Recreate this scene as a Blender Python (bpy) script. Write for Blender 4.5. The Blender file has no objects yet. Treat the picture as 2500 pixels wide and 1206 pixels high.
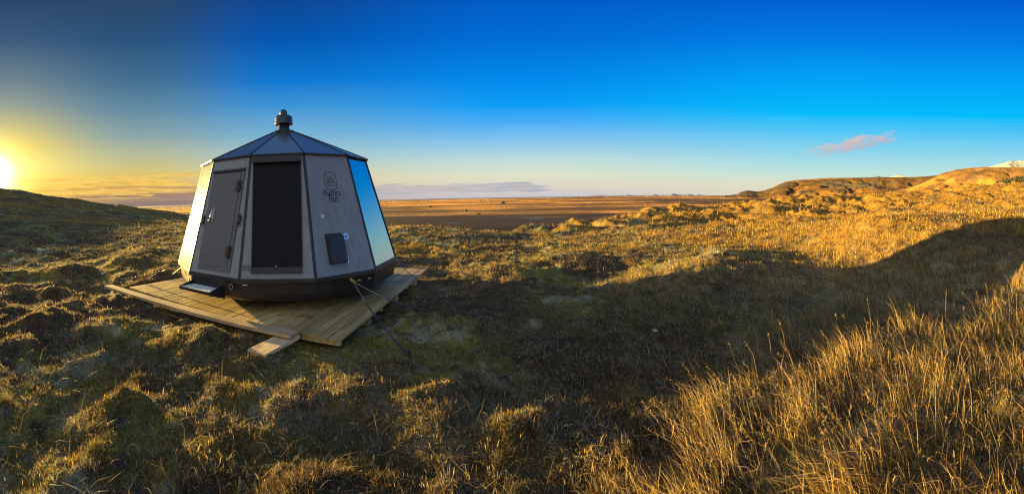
import bpy, bmesh, math, random
import numpy as np
from mathutils import Matrix, Vector
R = math.radians
rng = np.random.default_rng(7); random.seed(7)
S = bpy.context.scene
COL = S.collection

# ---------------------------------------------------------------- camera (cylindrical panorama)
F, YC, PITCH, ROLL = 911.02, 502.97, -0.025697, 0.0153467
cp, sp = math.cos(PITCH), math.sin(PITCH); cr, sr = math.cos(ROLL), math.sin(ROLL)
MW = np.array([[cr, 0, -sr], [0, 1, 0], [sr, 0, cr]]) @ np.array([[1, 0, 0], [0, cp, sp], [0, -sp, cp]])
cam = bpy.data.cameras.new('camera'); co = bpy.data.objects.new('camera', cam); COL.objects.link(co)
cam.type = 'PANO'; cam.panorama_type = 'CENTRAL_CYLINDRICAL'
cam.central_cylindrical_range_u_min = -1250 / F; cam.central_cylindrical_range_u_max = 1250 / F
cam.central_cylindrical_range_v_min = -(1206 - YC) / F; cam.central_cylindrical_range_v_max = YC / F
cam.central_cylindrical_radius = 1.0
m = Matrix.Identity(4)
for i in range(3):
    m[i][0] = MW[0][i]; m[i][1] = MW[2][i]; m[i][2] = -MW[1][i]
co.matrix_world = m
cam.clip_start = 0.05; cam.clip_end = 90000
S.camera = co

def ray(x, y):
    a = (x - 1250) / F
    return MW.T @ np.array([math.sin(a), math.cos(a), (YC - y) / F])
def azel(x, y):
    d = ray(x, y); return math.atan2(d[0], d[1]), math.atan2(d[2], math.hypot(d[0], d[1]))
def at_r(x, y, r):
    a, e = azel(x, y); return (a, r, r * math.tan(e))

def lin(c):
    return tuple(((v / 255) / 12.92 if v <= 10 else ((v / 255 + 0.055) / 1.055) ** 2.4) for v in c)
def smooth(x, a, b):
    t = np.clip((x - a) / (b - a), 0, 1); return t * t * (3 - 2 * t)

# ---------------------------------------------------------------- tagging
def tag(o, label=None, cat=None, group=None, kind=None):
    if label: o['label'] = label
    if cat: o['category'] = cat
    if group: o['group'] = group
    if kind: o['kind'] = kind
    return o
def empty(name, loc, label, cat, group=None):
    o = bpy.data.objects.new(name, None); COL.objects.link(o); o.location = loc
    o.empty_display_size = 0.2
    return tag(o, label, cat, group)

# ---------------------------------------------------------------- materials
def mat(name, base=(0.5, 0.5, 0.5), rough=0.5, metal=0.0, spec=0.5, coat=0.0, coat_r=0.1):
    m = bpy.data.materials.new(name); m.use_nodes = True
    b = m.node_tree.nodes['Principled BSDF']
    b.inputs['Base Color'].default_value = (*base, 1); b.inputs['Roughness'].default_value = rough
    b.inputs['Metallic'].default_value = metal; b.inputs['Specular IOR Level'].default_value = spec
    b.inputs['Coat Weight'].default_value = coat; b.inputs['Coat Roughness'].default_value = coat_r
    return m
class NT:
    def __init__(s, tree): s.t = tree; s.n = tree.nodes; s.l = tree.links
    def add(s, kind, **kw):
        n = s.n.new(kind)
        for k, v in kw.items(): setattr(n, k, v)
        return n
    def set(s, sock, v):
        if isinstance(v, bpy.types.NodeSocket): s.l.new(v, sock)
        else: sock.default_value = v
    def math(s, op, a, b=0.0, c=0.0, clamp=False):
        n = s.add('ShaderNodeMath', operation=op, use_clamp=clamp)
        s.set(n.inputs[0], a); s.set(n.inputs[1], b); s.set(n.inputs[2], c); return n.outputs[0]
    def mix(s, f, a, b, mode='MIX'):
        n = s.add('ShaderNodeMix', data_type='RGBA', blend_type=mode)
        s.set(n.inputs[0], f)
        for i, v in ((6, a), (7, b)):
            if isinstance(v, tuple): v = (*v[:3], 1)
            s.set(n.inputs[i], v)
        return n.outputs[2]
    def ramp(s, f, stops, interp='LINEAR'):
        n = s.add('ShaderNodeValToRGB'); cr_ = n.color_ramp; cr_.interpolation = interp
        while len(cr_.elements) > 1: cr_.elements.remove(cr_.elements[-1])
        for i, (p, c) in enumerate(stops):
            e = cr_.elements[0] if i == 0 else cr_.elements.new(p)
            e.position = p; e.color = (*c[:3], 1)
        s.l.new(f, n.inputs[0]); return n.outputs[0]
    def mapr(s, v, a, b, c=0.0, d=1.0, kind='SMOOTHSTEP'):
        n = s.add('ShaderNodeMapRange', interpolation_type=kind)
        s.set(n.inputs[0], v)
        for i, x in enumerate((a, b, c, d)): s.set(n.inputs[i + 1], x)
        return n.outputs[0]
    def noise(s, vec, scale, detail=4, rough=0.55, dist=0.0):
        n = s.add('ShaderNodeTexNoise'); s.set(n.inputs['Scale'], scale); s.set(n.inputs['Detail'], detail)
        s.set(n.inputs['Roughness'], rough); s.set(n.inputs['Distortion'], dist)
        if vec is not None: s.l.new(vec, n.inputs['Vector'])
        return n.outputs['Fac']
    def comb(s, x, y, z=0.0):
        n = s.add('ShaderNodeCombineXYZ'); s.set(n.inputs[0], x); s.set(n.inputs[1], y); s.set(n.inputs[2], z); return n.outputs[0]
def varied(name, base, rough, metal=0.0, spec=0.5, amt=0.25, scale=6.0, coat=0.0, bump=0.0, bscale=60, coat_r=0.1):
    """plain paint or metal with faint dirt: low-contrast noise in colour and gloss"""
    m = mat(name, base, rough, metal, spec, coat, coat_r); g = NT(m.node_tree); b = g.n['Principled BSDF']
    tc = g.add('ShaderNodeTexCoord').outputs['Object']
    n = g.noise(tc, scale, 6, 0.65)
    c = g.mix(g.mapr(n, 0.35, 0.7), tuple(v * (1 - amt) for v in base), tuple(min(1, v * (1 + amt)) for v in base))
    g.set(b.inputs['Base Color'], c)
    g.set(b.inputs['Roughness'], g.mapr(n, 0.3, 0.7, max(0.02, rough * (1 - amt * 0.6)), min(1, rough * (1 + amt))))
    if bump:
        bn = g.add('ShaderNodeBump'); bn.inputs['Strength'].default_value = bump; bn.inputs['Distance'].default_value = 0.01
        g.l.new(g.noise(tc, bscale, 3), bn.inputs['Height']); g.l.new(bn.outputs[0], b.inputs['Normal'])
    return m

def wood(name, light, dark, rough=0.6):
    m = mat(name, light, rough); g = NT(m.node_tree); b = g.n['Principled BSDF']
    oi = g.add('ShaderNodeObjectInfo')
    tc = g.add('ShaderNodeTexCoord').outputs['Object']
    sep = g.add('ShaderNodeSeparateXYZ'); g.l.new(tc, sep.inputs[0])
    off = g.math('MULTIPLY', oi.outputs['Random'], 37.0)
    grain = g.noise(g.comb(g.math('ADD', g.math('MULTIPLY', sep.outputs[0], 34.0), off), g.math('ADD', g.math('MULTIPLY', sep.outputs[1], 1.6), off), g.math('MULTIPLY', sep.outputs[2], 20.0)), 1.0, 5, 0.6, 0.6)
    blot = g.noise(g.comb(g.math('ADD', g.math('MULTIPLY', sep.outputs[0], 4.0), off), g.math('ADD', g.math('MULTIPLY', sep.outputs[1], 1.2), off), 0.0), 1.0, 4, 0.6)
    c = g.mix(g.mapr(grain, 0.3, 0.72), dark, light)
    c = g.mix(g.mapr(blot, 0.42, 0.75, 0.0, 0.55), c, tuple(v * 0.55 for v in dark))
    v = g.add('ShaderNodeTexVoronoi'); v.inputs['Scale'].default_value = 1.0
    g.l.new(g.comb(g.math('ADD', g.math('MULTIPLY', sep.outputs[0], 9.0), off), g.math('ADD', g.math('MULTIPLY', sep.outputs[1], 2.6), off), 0.0), v.inputs['Vector'])
    c = g.mix(g.mapr(v.outputs['Distance'], 0.05, 0.13, 0.75, 0.0), c, (0.05, 0.03, 0.015))
    tint = g.mapr(oi.outputs['Random'], 0, 1, 0.62, 1.2, 'LINEAR')
    tn = g.add('ShaderNodeCombineColor'); [g.l.new(tint, tn.inputs[i]) for i in range(3)]
    c = g.mix(1.0, c, tn.outputs[0], 'MULTIPLY')
    wp = g.add('ShaderNodeNewGeometry').outputs['Position']; dn = g.noise(wp, 1.7, 7, 0.68, 0.3)
    c = g.mix(g.mapr(dn, 0.50, 0.68, 0.0, 0.55), c, (0.07, 0.055, 0.035)); c = g.mix(g.mapr(g.noise(wp, 9, 5, 0.7), 0.62, 0.72, 0.0, 0.5), c, (0.05, 0.04, 0.025))
    g.set(b.inputs['Base Color'], c)
    bn = g.add('ShaderNodeBump'); bn.inputs['Strength'].default_value = 0.35; bn.inputs['Distance'].default_value = 0.004
    g.l.new(grain, bn.inputs['Height']); g.l.new(bn.outputs[0], b.inputs['Normal'])
    return m

# ---------------------------------------------------------------- mesh helper
class MB:
    def __init__(s): s.v = []; s.f = []
    def quad(s, a, b, c, d): s.poly([a, b, c, d])
    def poly(s, pts):
        i = len(s.v); s.v += [tuple(map(float, p)) for p in pts]; s.f.append(tuple(range(i, i + len(pts))))
    def hexa(s, p):   # 8 corners: bottom 0-3 ccw, top 4-7 ccw
        i = len(s.v); s.v += [tuple(map(float, q)) for q in p]
        for f in ((3, 2, 1, 0), (4, 5, 6, 7), (0, 1, 5, 4), (1, 2, 6, 5), (2, 3, 7, 6), (3, 0, 4, 7)):
            s.f.append(tuple(i + k for k in f))
    def box(s, x0, x1, y0, y1, z0, z1):
        s.hexa([(x0, y0, z0), (x1, y0, z0), (x1, y1, z0), (x0, y1, z0), (x0, y0, z1), (x1, y0, z1), (x1, y1, z1), (x0, y1, z1)])
    def tube(s, pts, rad, n=8, cap=True, closed=False):
        pts = [np.array(p, float) for p in pts]; k = len(pts)
        rad = rad if isinstance(rad, (list, tuple)) else [rad] * k
        i0 = len(s.v); ref = None
        for i in range(k):
            if closed: t = pts[(i + 1) % k] - pts[i - 1]
            else: t = pts[min(i + 1, k - 1)] - pts[max(i - 1, 0)]
            t = t / (np.linalg.norm(t) + 1e-12)
            if ref is None: ref = np.array([0, 0, 1.0]) if abs(t[2]) < 0.9 else np.array([1.0, 0, 0])
            u = np.cross(t, ref); u /= np.linalg.norm(u) + 1e-12; w = np.cross(u, t); ref = w
            for j in range(n):
                a = 2 * math.pi * j / n
                s.v.append(tuple(pts[i] + rad[i] * (math.cos(a) * u + math.sin(a) * w)))
        for i in range(k if closed else k - 1):
            i1 = (i + 1) % k
            for j in range(n):
                s.f.append((i0 + i * n + j, i0 + i * n + (j + 1) % n, i0 + i1 * n + (j + 1) % n, i0 + i1 * n + j))
        if cap and not closed:
            s.f.append(tuple(i0 + j for j in range(n))[::-1]); s.f.append(tuple(i0 + (k - 1) * n + j for j in range(n)))
    def lathe(s, prof, c=(0, 0, 0), n=32):
        i0 = len(s.v)
        for r, z in prof:
            for j in range(n):
                a = 2 * math.pi * j / n; s.v.append((c[0] + r * math.cos(a), c[1] + r * math.sin(a), c[2] + z))
        for i in range(len(prof) - 1):
            for j in range(n):
                s.f.append((i0 + i * n + j, i0 + i * n + (j + 1) % n, i0 + (i + 1) * n + (j + 1) % n, i0 + (i + 1) * n + j))
        s.f.append(tuple(i0 + j for j in range(n))[::-1]); s.f.append(tuple(i0 + (len(prof) - 1) * n + j for j in range(n)))
    def build(s, name, material, parent=None, smooth_=False, bevel=0.0, origin=None):
        me = bpy.data.meshes.new(name)
        v = s.v
        if origin is not None: v = [tuple(np.array(p) - origin) for p in v]
        me.from_pydata(v, [], s.f); me.update()
        me.materials.append(material)
        o = bpy.data.objects.new(name, me); COL.objects.link(o)
        if origin is not None: o.location = origin
        if parent is not None: o.parent = parent
        if smooth_:
            for p in me.polygons: p.use_smooth = True
        if bevel:
            bm = bmesh.new(); bm.from_mesh(me)
            bmesh.ops.remove_doubles(bm, verts=bm.verts, dist=1e-5)
            es = [e for e in bm.edges if len(e.link_faces) == 2 and e.calc_face_angle(0) > 0.5]
            bmesh.ops.bevel(bm, geom=es, offset=bevel, segments=2, affect='EDGES', profile=0.7)
            bm.to_mesh(me); bm.free()
        return o

# ---------------------------------------------------------------- numpy noise
_perm = np.random.default_rng(3).random((256, 256)).astype(np.float32)
def vnoise(x, y, seed=0):
    x = x + seed * 17.31; y = y + seed * 9.77
    xi = np.floor(x).astype(int); yi = np.floor(y).astype(int); fx = x - xi; fy = y - yi
    fx = fx * fx * fx * (fx * (fx * 6 - 15) + 10); fy = fy * fy * fy * (fy * (fy * 6 - 15) + 10)
    g = lambda a, b: _perm[a & 255, b & 255]
    return (g(xi, yi) * (1 - fx) + g(xi + 1, yi) * fx) * (1 - fy) + (g(xi, yi + 1) * (1 - fx) + g(xi + 1, yi + 1) * fx) * fy
def fbm(x, y, sc, oct_=4, seed=0, gain=0.5):
    a = 1.0; t = 0.0; o = np.zeros_like(x); f = 1.0 / sc
    for k in range(oct_):
        c, s_ = math.cos(k * 1.1), math.sin(k * 1.1)
        o = o + a * vnoise((x * c - y * s_) * f, (x * s_ + y * c) * f, seed + k * 3); t += a; a *= gain; f *= 2.03
    return o / t      # 0..1
# ---------------------------------------------------------------- sky
SUN_AZ, SUN_EL = R(-79.5), R(5.4)
SUN = Vector((math.sin(SUN_AZ) * math.cos(SUN_EL), math.cos(SUN_AZ) * math.cos(SUN_EL), math.sin(SUN_EL)))
W = bpy.data.worlds.new("World"); S.world = W; W.use_nodes = True
g = NT(W.node_tree)
for n in list(g.n): g.n.remove(n)
tcg = g.add('ShaderNodeTexCoord').outputs['Generated']
nrm = g.add('ShaderNodeVectorMath', operation='NORMALIZE'); g.l.new(tcg, nrm.inputs[0]); D = nrm.outputs[0]
sep = g.add('ShaderNodeSeparateXYZ'); g.l.new(D, sep.inputs[0])
dx, dy, dz = sep.outputs
DEG = 57.29578
el = g.math('MULTIPLY', g.math('ARCSINE', dz), DEG)
az = g.math('MULTIPLY', g.math('ARCTAN2', dx, dy), DEG)
rel = g.math('WRAP', g.math('SUBTRACT', az, -79.5), 180.0, -180.0)
azs = g.math('ADD', g.math('ABSOLUTE', rel), -79.5)       # azimuth folded about the sun
ENLO, ENHI = -3.0, 52.0
eln = g.mapr(el, ENLO, ENHI, 0, 1, 'LINEAR')
cols = {  # azimuth: (horizon row, [(row, sRGB)...])
    -78: (512, [(0, (38, 72, 110)), (100, (52, 90, 128)), (200, (98, 128, 145)), (260, (132, 152, 150)), (310, (180, 178, 132)), (360, (225, 205, 105)), (410, (250, 228, 130)), (450, (255, 225, 110)), (490, (240, 180, 70)), (512, (190, 140, 80))]),
    -57: (503, [(0, (42, 72, 105)), (100, (40, 84, 127)), (200, (68, 113, 148)), (270, (98, 142, 166)), (330, (138, 167, 170)), (380, (186, 191, 156)), (420, (218, 200, 125)), (446, (232, 190, 95)), (470, (215, 165, 90)), (490, (170, 140, 120)), (503, (150, 140, 145))]),
    -35: (492, [(0, (14, 72, 148)), (100, (2, 90, 182)), (200, (12, 122, 212)), (260, (62, 151, 216)), (330, (122, 181, 215)), (380, (166, 202, 206)), (420, (206, 211, 180)), (450, (226, 206, 165)), (480, (190, 180, 180))]),
    0: (480, [(0, (0, 92, 200)), (100, (0, 111, 218)), (200, (0, 140, 240)), (260, (10, 160, 250)), (300, (72, 176, 250)), (350, (142, 202, 240)), (400, (202, 226, 220)), (430, (226, 229, 202)), (458, (226, 216, 202)), (478, (206, 201, 206))]),
    50: (477, [(0, (0, 95, 212)), (100, (0, 126, 232)), (200, (0, 166, 252)), (280, (0, 192, 255)), (320, (82, 201, 250)), (370, (142, 216, 240)), (420, (192, 231, 226)), (450, (226, 229, 202)), (480, (232, 222, 192))]),
}
prev = None
for a, (yh, st) in sorted(cols.items()):
    stops = []
    for y, c in sorted(st, reverse=True):
        e = math.degrees(math.atan((yh - y) / F)); stops.append(((e - ENLO) / (ENHI - ENLO), lin(c)))
    top = stops[-1][1]; stops.append((stops[-1][0] + .05, top)); stops.append((min(1.0, stops[-1][0] + .22), lin((95, 140, 195))))  # sky above the frame turned paler to lift the shade
    c = g.ramp(eln, stops)
    prev = c if prev is None else g.mix(g.mapr(azs, pa, a, 0, 1, 'SMOOTHSTEP'), prev, c)
    pa = a
# unseen sky behind the camera, made brighter and whiter to fill the shade
back = g.mapr(dy, -0.05, -0.7)
prev = g.mix(g.math('MULTIPLY', back, 0.9), prev, (0.82, 0.85, 0.86))
base = prev
# clouds ------------------------------------------------------
def window(v, a, b, c, d): return g.math('MULTIPLY', g.mapr(v, a, b), g.mapr(v, c, d, 1.0, 0.0))
# low streaks beneath the sun
n1 = g.noise(g.comb(g.math('MULTIPLY', az, 0.085), g.math('MULTIPLY', el, 1.15), 3.1), 1.0, 6, 0.6, 0.5)
n2 = g.noise(g.comb(g.math('MULTIPLY', az, 0.05), g.math('MULTIPLY', el, 2.2), 8.4), 1.0, 5, 0.55, 0.4)
leftm = g.mapr(azs, -33, -47)
mauve = g.math('MULTIPLY', g.math('MULTIPLY', g.mapr(n2, 0.36, 0.50), window(el, -0.4, 0.1, 2.3, 3.3)), leftm)
base = g.mix(g.math('MULTIPLY', mauve, 0.75), base, g.mix(g.mapr(azs, -76, -62), lin((205, 150, 70)), lin((150, 122, 112))))
gold = g.math('MULTIPLY', g.math('MULTIPLY', g.mapr(n1, 0.47, 0.55), window(el, 1.4, 2.3, 4.2, 5.2)), leftm)
base = g.mix(g.math('MULTIPLY', gold, 0.85), base, g.mix(g.mapr(n1, 0.54, 0.72), lin((255, 208, 100)), lin((214, 160, 95))))
n5 = g.noise(g.comb(g.math('MULTIPLY', az, 0.13), g.math('MULTIPLY', g.math('ADD', el, g.math('MULTIPLY', az, .02)), 2.6), 12.7), 1.0, 7, 0.62, 0.7)
stk_ = g.math('MULTIPLY', g.math('MULTIPLY', g.mapr(n5, 0.50, 0.57), window(el, 0.6, 1.6, 4.0, 5.0)), leftm)
base = g.mix(g.math('MULTIPLY', stk_, 0.95), base, g.mix(g.mapr(n5, .52, .68), lin((255, 222, 120)), lin((240, 165, 75))))
# lilac bank over the sea
n3 = g.noise(g.comb(g.math('MULTIPLY', az, 0.16), g.math('MULTIPLY', el, 1.5), 1.7), 1.0, 6, 0.6, 0.4)
env = g.math('MULTIPLY', window(azs, -36, -24, 1.0, 10.0), window(el, 0.2, 1.1, 1.5, 2.7))
lil = g.mapr(g.math('ADD', n3, g.math('MULTIPLY', env, 0.55)), 0.72, 0.92)
lil = g.math('MULTIPLY', lil, g.mapr(env, 0.02, 0.2))
base = g.mix(g.math('MULTIPLY', lil, 0.62), base, g.mix(g.mapr(n3, 0.4, 0.65), lin((196, 186, 192)), lin((150, 162, 186))))
# small pink cloud
u = g.math('SUBTRACT', az, 52.0); v = g.math('SUBTRACT', el, g.math('ADD', 7.75, g.math('MULTIPLY', u, 0.20)))
n4 = g.noise(g.comb(g.math('MULTIPLY', az, 0.55), g.math('MULTIPLY', el, 1.15), 5.2), 1.0, 7, 0.6, 0.6)
q = g.math('ADD', g.math('POWER', g.math('DIVIDE', u, 8.6), 2.0), g.math('POWER', g.math('DIVIDE', v, 1.35), 2.0))
pk = g.mapr(g.math('SUBTRACT', n4, g.math('MULTIPLY', q, 0.40)), 0.16, 0.56)
base = g.mix(g.math('MULTIPLY', pk, 0.75), base, g.mix(g.mapr(v, -1.2, 1.2), lin((205, 172, 180)), lin((246, 196, 172))))
# glow round the sun
dt = g.add('ShaderNodeVectorMath', operation='DOT_PRODUCT'); g.l.new(D, dt.inputs[0]); dt.inputs[1].default_value = SUN
ang = g.math('MULTIPLY', g.math('ARCCOSINE', g.math('MINIMUM', dt.outputs['Value'], 0.999999)), DEG)
def glow(sig, k, c):
    e = g.math('EXPONENT', g.math('DIVIDE', ang, -sig)); e = g.math('MULTIPLY', e, k)
    cc = g.add('ShaderNodeVectorMath', operation='SCALE'); cc.inputs[0].default_value = c; g.l.new(e, cc.inputs['Scale']); return cc.outputs[0]
base = g.mix(1.0, base, glow(1.15, 16.0, (1.0, 0.82, 0.45)), 'ADD')
base = g.mix(1.0, base, glow(4.2, 1.3, (1.0, 0.68, 0.08)), 'ADD')
# trace of physical sky added to the colour ramps, almost no light
nish = g.add('ShaderNodeTexSky', sky_type='NISHITA'); nish.sun_disc = False
nish.sun_elevation = SUN_EL; nish.sun_rotation = SUN_AZ
bg1 = g.add('ShaderNodeBackground'); g.l.new(base, bg1.inputs[0]); bg1.inputs[1].default_value = 0.170
bg2 = g.add('ShaderNodeBackground'); g.l.new(nish.outputs[0], bg2.inputs[0]); bg2.inputs[1].default_value = 0.0001
ad = g.add('ShaderNodeAddShader'); g.l.new(bg1.outputs[0], ad.inputs[0]); g.l.new(bg2.outputs[0], ad.inputs[1])
wo = g.add('ShaderNodeOutputWorld'); g.l.new(ad.outputs[0], wo.inputs[0])

sl = bpy.data.lights.new('sun', 'SUN'); sl.energy = 5.0; sl.angle = R(0.6); sl.color = (1.0, 0.69, 0.20)
so = bpy.data.objects.new('sun', sl); COL.objects.link(so)
so.rotation_euler = SUN.to_track_quat('Z', 'Y').to_euler(); so.location = (-30, 6, 20)

# ---------------------------------------------------------------- terrain height
CTRL = []
def cpx(x, y, r): a, r_, z = at_r(x, y, r); CTRL.append((a, r_, z))
def cpz(azd, r, z): CTRL.append((R(azd), r, z))
for azd in (-180, -140, -110, 110, 140, 180):
    for r in (1, 3, 10): cpz(azd, r, -1.6)
cpz(-180, 50, -1); cpz(180, 50, -1); cpz(-120, 45, 2.0); cpz(-100, 55, 2.8); cpz(-86, 58, 2.7); cpz(110, 40, 1.5); cpz(140, 40, 0)
for azd in (-85, -50, -15, 20, 55, 85):
    cpz(azd, 1.0, -1.62); cpz(azd, 2.2, -1.62)
for azd, r, z in ((-45, 4.0, -1.585), (-30, 3.9, -1.59), (-24, 4.2, -1.60), (-40, 3.6, -1.60), (-60, 5, -1.60), (-80, 4, -1.62), (-80, 10, -1.62), (-60, 10, -1.68), (-15, 4, -1.63), (-10, 6, -1.67), (-8, 8, -1.72),
                  (5, 5, -1.68), (25, 5, -1.66), (45, 5, -1.64), (65, 5, -1.68), (80, 5, -1.68), (20, 9, -1.68), (40, 8, -1.66), (0, 10, -1.75), (75, 8, -1.60), (-30, 11, -1.78), (-45, 11, -1.72)): cpz(azd, r, z)
# left hill skyline and slope
for x, y, r in ((0, 461, 60), (60, 472, 60), (120, 483, 60), (190, 496, 60), (252, 504, 60), (302, 508, 58), (378, 519, 56), (441, 526, 54), (463, 529, 52), (520, 536, 50), (600, 545, 45), (700, 552, 38)):
    cpx(x, y + 11, r)
for x, y, r in ((0, 545, 30), (150, 552, 30), (300, 560, 28), (430, 572, 24), (0, 610, 15), (200, 615, 15), (0, 510, 45), (150, 525, 45), (320, 540, 42)): cpx(x, y, r)
# brow, trough, dune ridge
for x, y, r in ((950, 558, 24), (1050, 565, 22), (1120, 582, 18), (1200, 599, 15), (1000, 606, 13), (1150, 618, 12)): cpx(x, y, r)
for x, y, r in ((1300, 606, 13.5), (1400, 610, 12.8), (1500, 610, 12.4), (1650, 605, 12.6), (1800, 606, 12.6), (1950, 612, 12)): cpx(x, y, r)
for x, y, r in ((1260, 594, 18), (1300, 584, 21), (1400, 567, 25), (1500, 546, 29), (1600, 529, 34), (1700, 519, 38), (1800, 509, 42), (1900, 500, 46), (2000, 496, 50), (2100, 488, 54), (2200, 482, 57), (2300, 475, 58), (2400, 468, 58), (2500, 461, 58)): cpx(x, y, r)
for x, y, r in ((1400, 589, 18), (1600, 565, 21), (1800, 560, 21), (2000, 550, 22), (2200, 530, 23), (2400, 510, 26), (2500, 500, 28), (1900, 530, 30), (2200, 505, 36)): cpx(x, y, r)
for azd, r, z in ((55.5, 12.7, -.90), (62, 12.3, -.92), (70, 12, -1.03), (78, 12, -1.12), (84, 12, -1.15), (49, 13.2, -1.30), (43, 13.5, -1.58), (55, 8.6, -1.78), (65, 7.9, -1.76), (75, 7.2, -1.74), (45, 9.5, -1.72), (58, 10.3, -1.40), (68, 9.8, -1.38), (78, 9.4, -1.36)): cpz(azd, r, z)

CT = np.array(CTRL)
def _tps(p, q):
    d2 = ((p[:, None, :] - q[None, :, :]) ** 2).sum(-1)
    return 0.5 * d2 * np.log(d2 + 1e-9)
CP = np.stack([CT[:, 0] * 1.0, np.log(CT[:, 1]) * 0.6], 1)
n_ = len(CP); A_ = np.zeros((n_ + 3, n_ + 3)); A_[:n_, :n_] = _tps(CP, CP) + np.eye(n_) * 0.0015
A_[:n_, n_] = 1; A_[:n_, n_ + 1:] = CP; A_[n_:, :n_] = A_[:n_, n_:].T
# interpolate the elevation tangent so far control points do not swamp the near ones
WT = np.linalg.solve(A_, np.concatenate([CT[:, 2] / CT[:, 1] + 1.62 / CT[:, 1], np.zeros(3)]))
R_EDGE = (np.radians([-180, -100, -78, -60, -47, -35, -24, -10, -2, 5, 15, 25, 40, 60, 78, 100, 180]), np.array([70, 75, 75, 75, 68, 56, 34, 28, 24, 29, 36, 43, 56, 70, 75, 75, 70.]))
PLAIN = -25.0
MOUNDS = [(-1.68, 2.30, 0.34, 0.12), (-0.60, 2.72, 0.30, 0.12), (0.09, 2.45, 0.26, 0.10), (-2.45, 1.50, 0.4, 0.11), (-5.24, 2.78, 0.6, 0.16), (-3.1, 2.75, 0.45, 0.11), (-4.0, 2.2, 0.5, 0.12),
          (-5.0, 1.6, 0.35, 0.13), (-6.4, 2.3, 0.5, 0.14), (-1.0, 1.62, 0.32, 0.10), (-0.35, 1.72, 0.24, 0.13), (2.9, 6.2, 1.1, 0.20), (10.4, 7.5, 1.5, 0.16), (5.2, 8.2, 1.6, 0.22), (13.5, 4.2, 2.2, 0.12),
          (1.2, 3.4, 0.8, 0.08), (2.0, 4.4, 0.9, 0.10), (-0.3, 7.8, 1.0, 0.14), (1.4, 9.6, 1.3, 0.18), (4.2, 2.6, 0.8, 0.10), (-8.5, 3.2, 0.9, 0.2), (-9.5, 5.5, 1.2, 0.22), (3.3, 1.0, 0.6, 0.08)]
def deck_mask(x, y, pad=0.0):      # 1 under the deck
    return smooth(x, -6.0 - pad - 0.3, -6.0 - pad) * smooth(x, -1.72 + pad + 0.3, -1.72 + pad) * smooth(y, 3.46 - pad - 0.25, 3.46 - pad) * smooth(y, 7.75 + pad + 0.3, 7.75 + pad)
def height(x, y, fine=True):
    sh = x.shape; x = x.ravel().astype(float); y = y.ravel().astype(float)
    r = np.hypot(x, y) + 1e-9; a = np.arctan2(x, y); z = np.zeros_like(x)
    rc = np.clip(r, 0.9, 80); P = np.stack([a, np.log(rc) * 0.6], 1)
    for i in range(0, len(x), 40000):
        sl_ = slice(i, i + 40000)
        z[sl_] = (_tps(P[sl_], CP) @ WT[:n_] + WT[n_] + P[sl_] @ WT[n_ + 1:]) * rc[sl_] - 1.62
    dm = deck_mask(x, y); k = 1 - dm
    amp = smooth(r, 0.5, 2.0) * k
    lump = fbm(x, y, 0.85, 3, 11); lump2 = fbm(x + 0.3 * vnoise(x, y), y, 2.3, 3, 23)
    ridge = smooth(r, 13, 26)
    left = smooth(-x, -1.0, 2.5)
    z += amp * ((0.15 + 0.11 * left) * np.clip(lump - 0.42, 0, 1) + 0.20 * (lump2 - 0.5) * smooth(r, 3, 8)) * (1 - 0.3 * ridge)
    rd2 = smooth(r, 19, 30); z += ridge * ((.5 + .6 * rd2) * (fbm(x, y, 5.0, 3, 31) - 0.5) + rd2 * (1.5 * (np.clip(fbm(x + 1.5 * vnoise(x * .4, y * .4, 8), y, 2.4, 3, 37), .36, 1) - .5) + 0.5 * (fbm(x, y, 1.0, 2, 39) - .5))) * smooth(a, -0.15, 0.15)
    z += ridge * (0.25 * (fbm(x, y, 5.0, 4, 33) - 0.5) + 0.12 * (fbm(x, y, 1.6, 2, 35) - 0.5)) * (1 - smooth(a, -0.15, 0.15))
    z += amp * (1 - ridge) * 0.17 * (np.clip(fbm(x + .1 * lump, y, .42, 3, 45), .38, .8) - .5)
    if fine: z += amp * (0.10 * (fbm(x, y, 0.26, 3, 41) - 0.5) + 0.018 * (fbm(x, y, 0.06, 2, 43) - 0.5))
    for mx, my, rad, h in MOUNDS:
        d2 = ((x - mx) ** 2 + (y - my) ** 2) / rad ** 2
        z += h * np.exp(-d2 * 1.6) * ((0.35 + 1.3 * fbm(x, y, .22, 2, 5)) if rad < .8 else (0.7 + .6 * fbm(x, y, rad * .6, 2, 5)))
    z = z * (1 - dm) + dm * np.minimum(z, -1.66)
    e = np.interp(a, *R_EDGE) * (0.96 + 0.08 * vnoise(a * 25, a * 0 + 3.0))
    drop = smooth(r, e, e * 1.9 + 20)
    zp = PLAIN + 1.2 * (fbm(x, y, 160, 3, 51) - 0.5) * smooth(r, 60, 200) + 5.0 * np.clip(fbm(x, y * 2.2, 900, 3, 57) - 0.52, 0, 1) * smooth(r, 700, 1200)
    # a low terrace edge crossing the plain
    coast = np.interp(np.degrees(a), [-100, -48, -25, 8, 24], [2700, 2700, 4700, 4700, 11500]) * (0.97 + 0.06 * vnoise(a * 40, a * 0 + 1.0))
    zp -= 4.0 * smooth(r, coast, coast * 1.06)
    zp += 2.2 * smooth(r + 250 * (fbm(x, y, 500, 3, 59) - 0.5) + 60 * (fbm(x, y, 90, 3, 60) - 0.5), 1050, 1130)
    z = np.where(r > e, z - (r - e) * 0.0, z)
    z = z * (1 - drop) + zp * drop
    return z.reshape(sh)
def gz(x, y): return float(height(np.array([float(x)]), np.array([float(y)]))[0])

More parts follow.
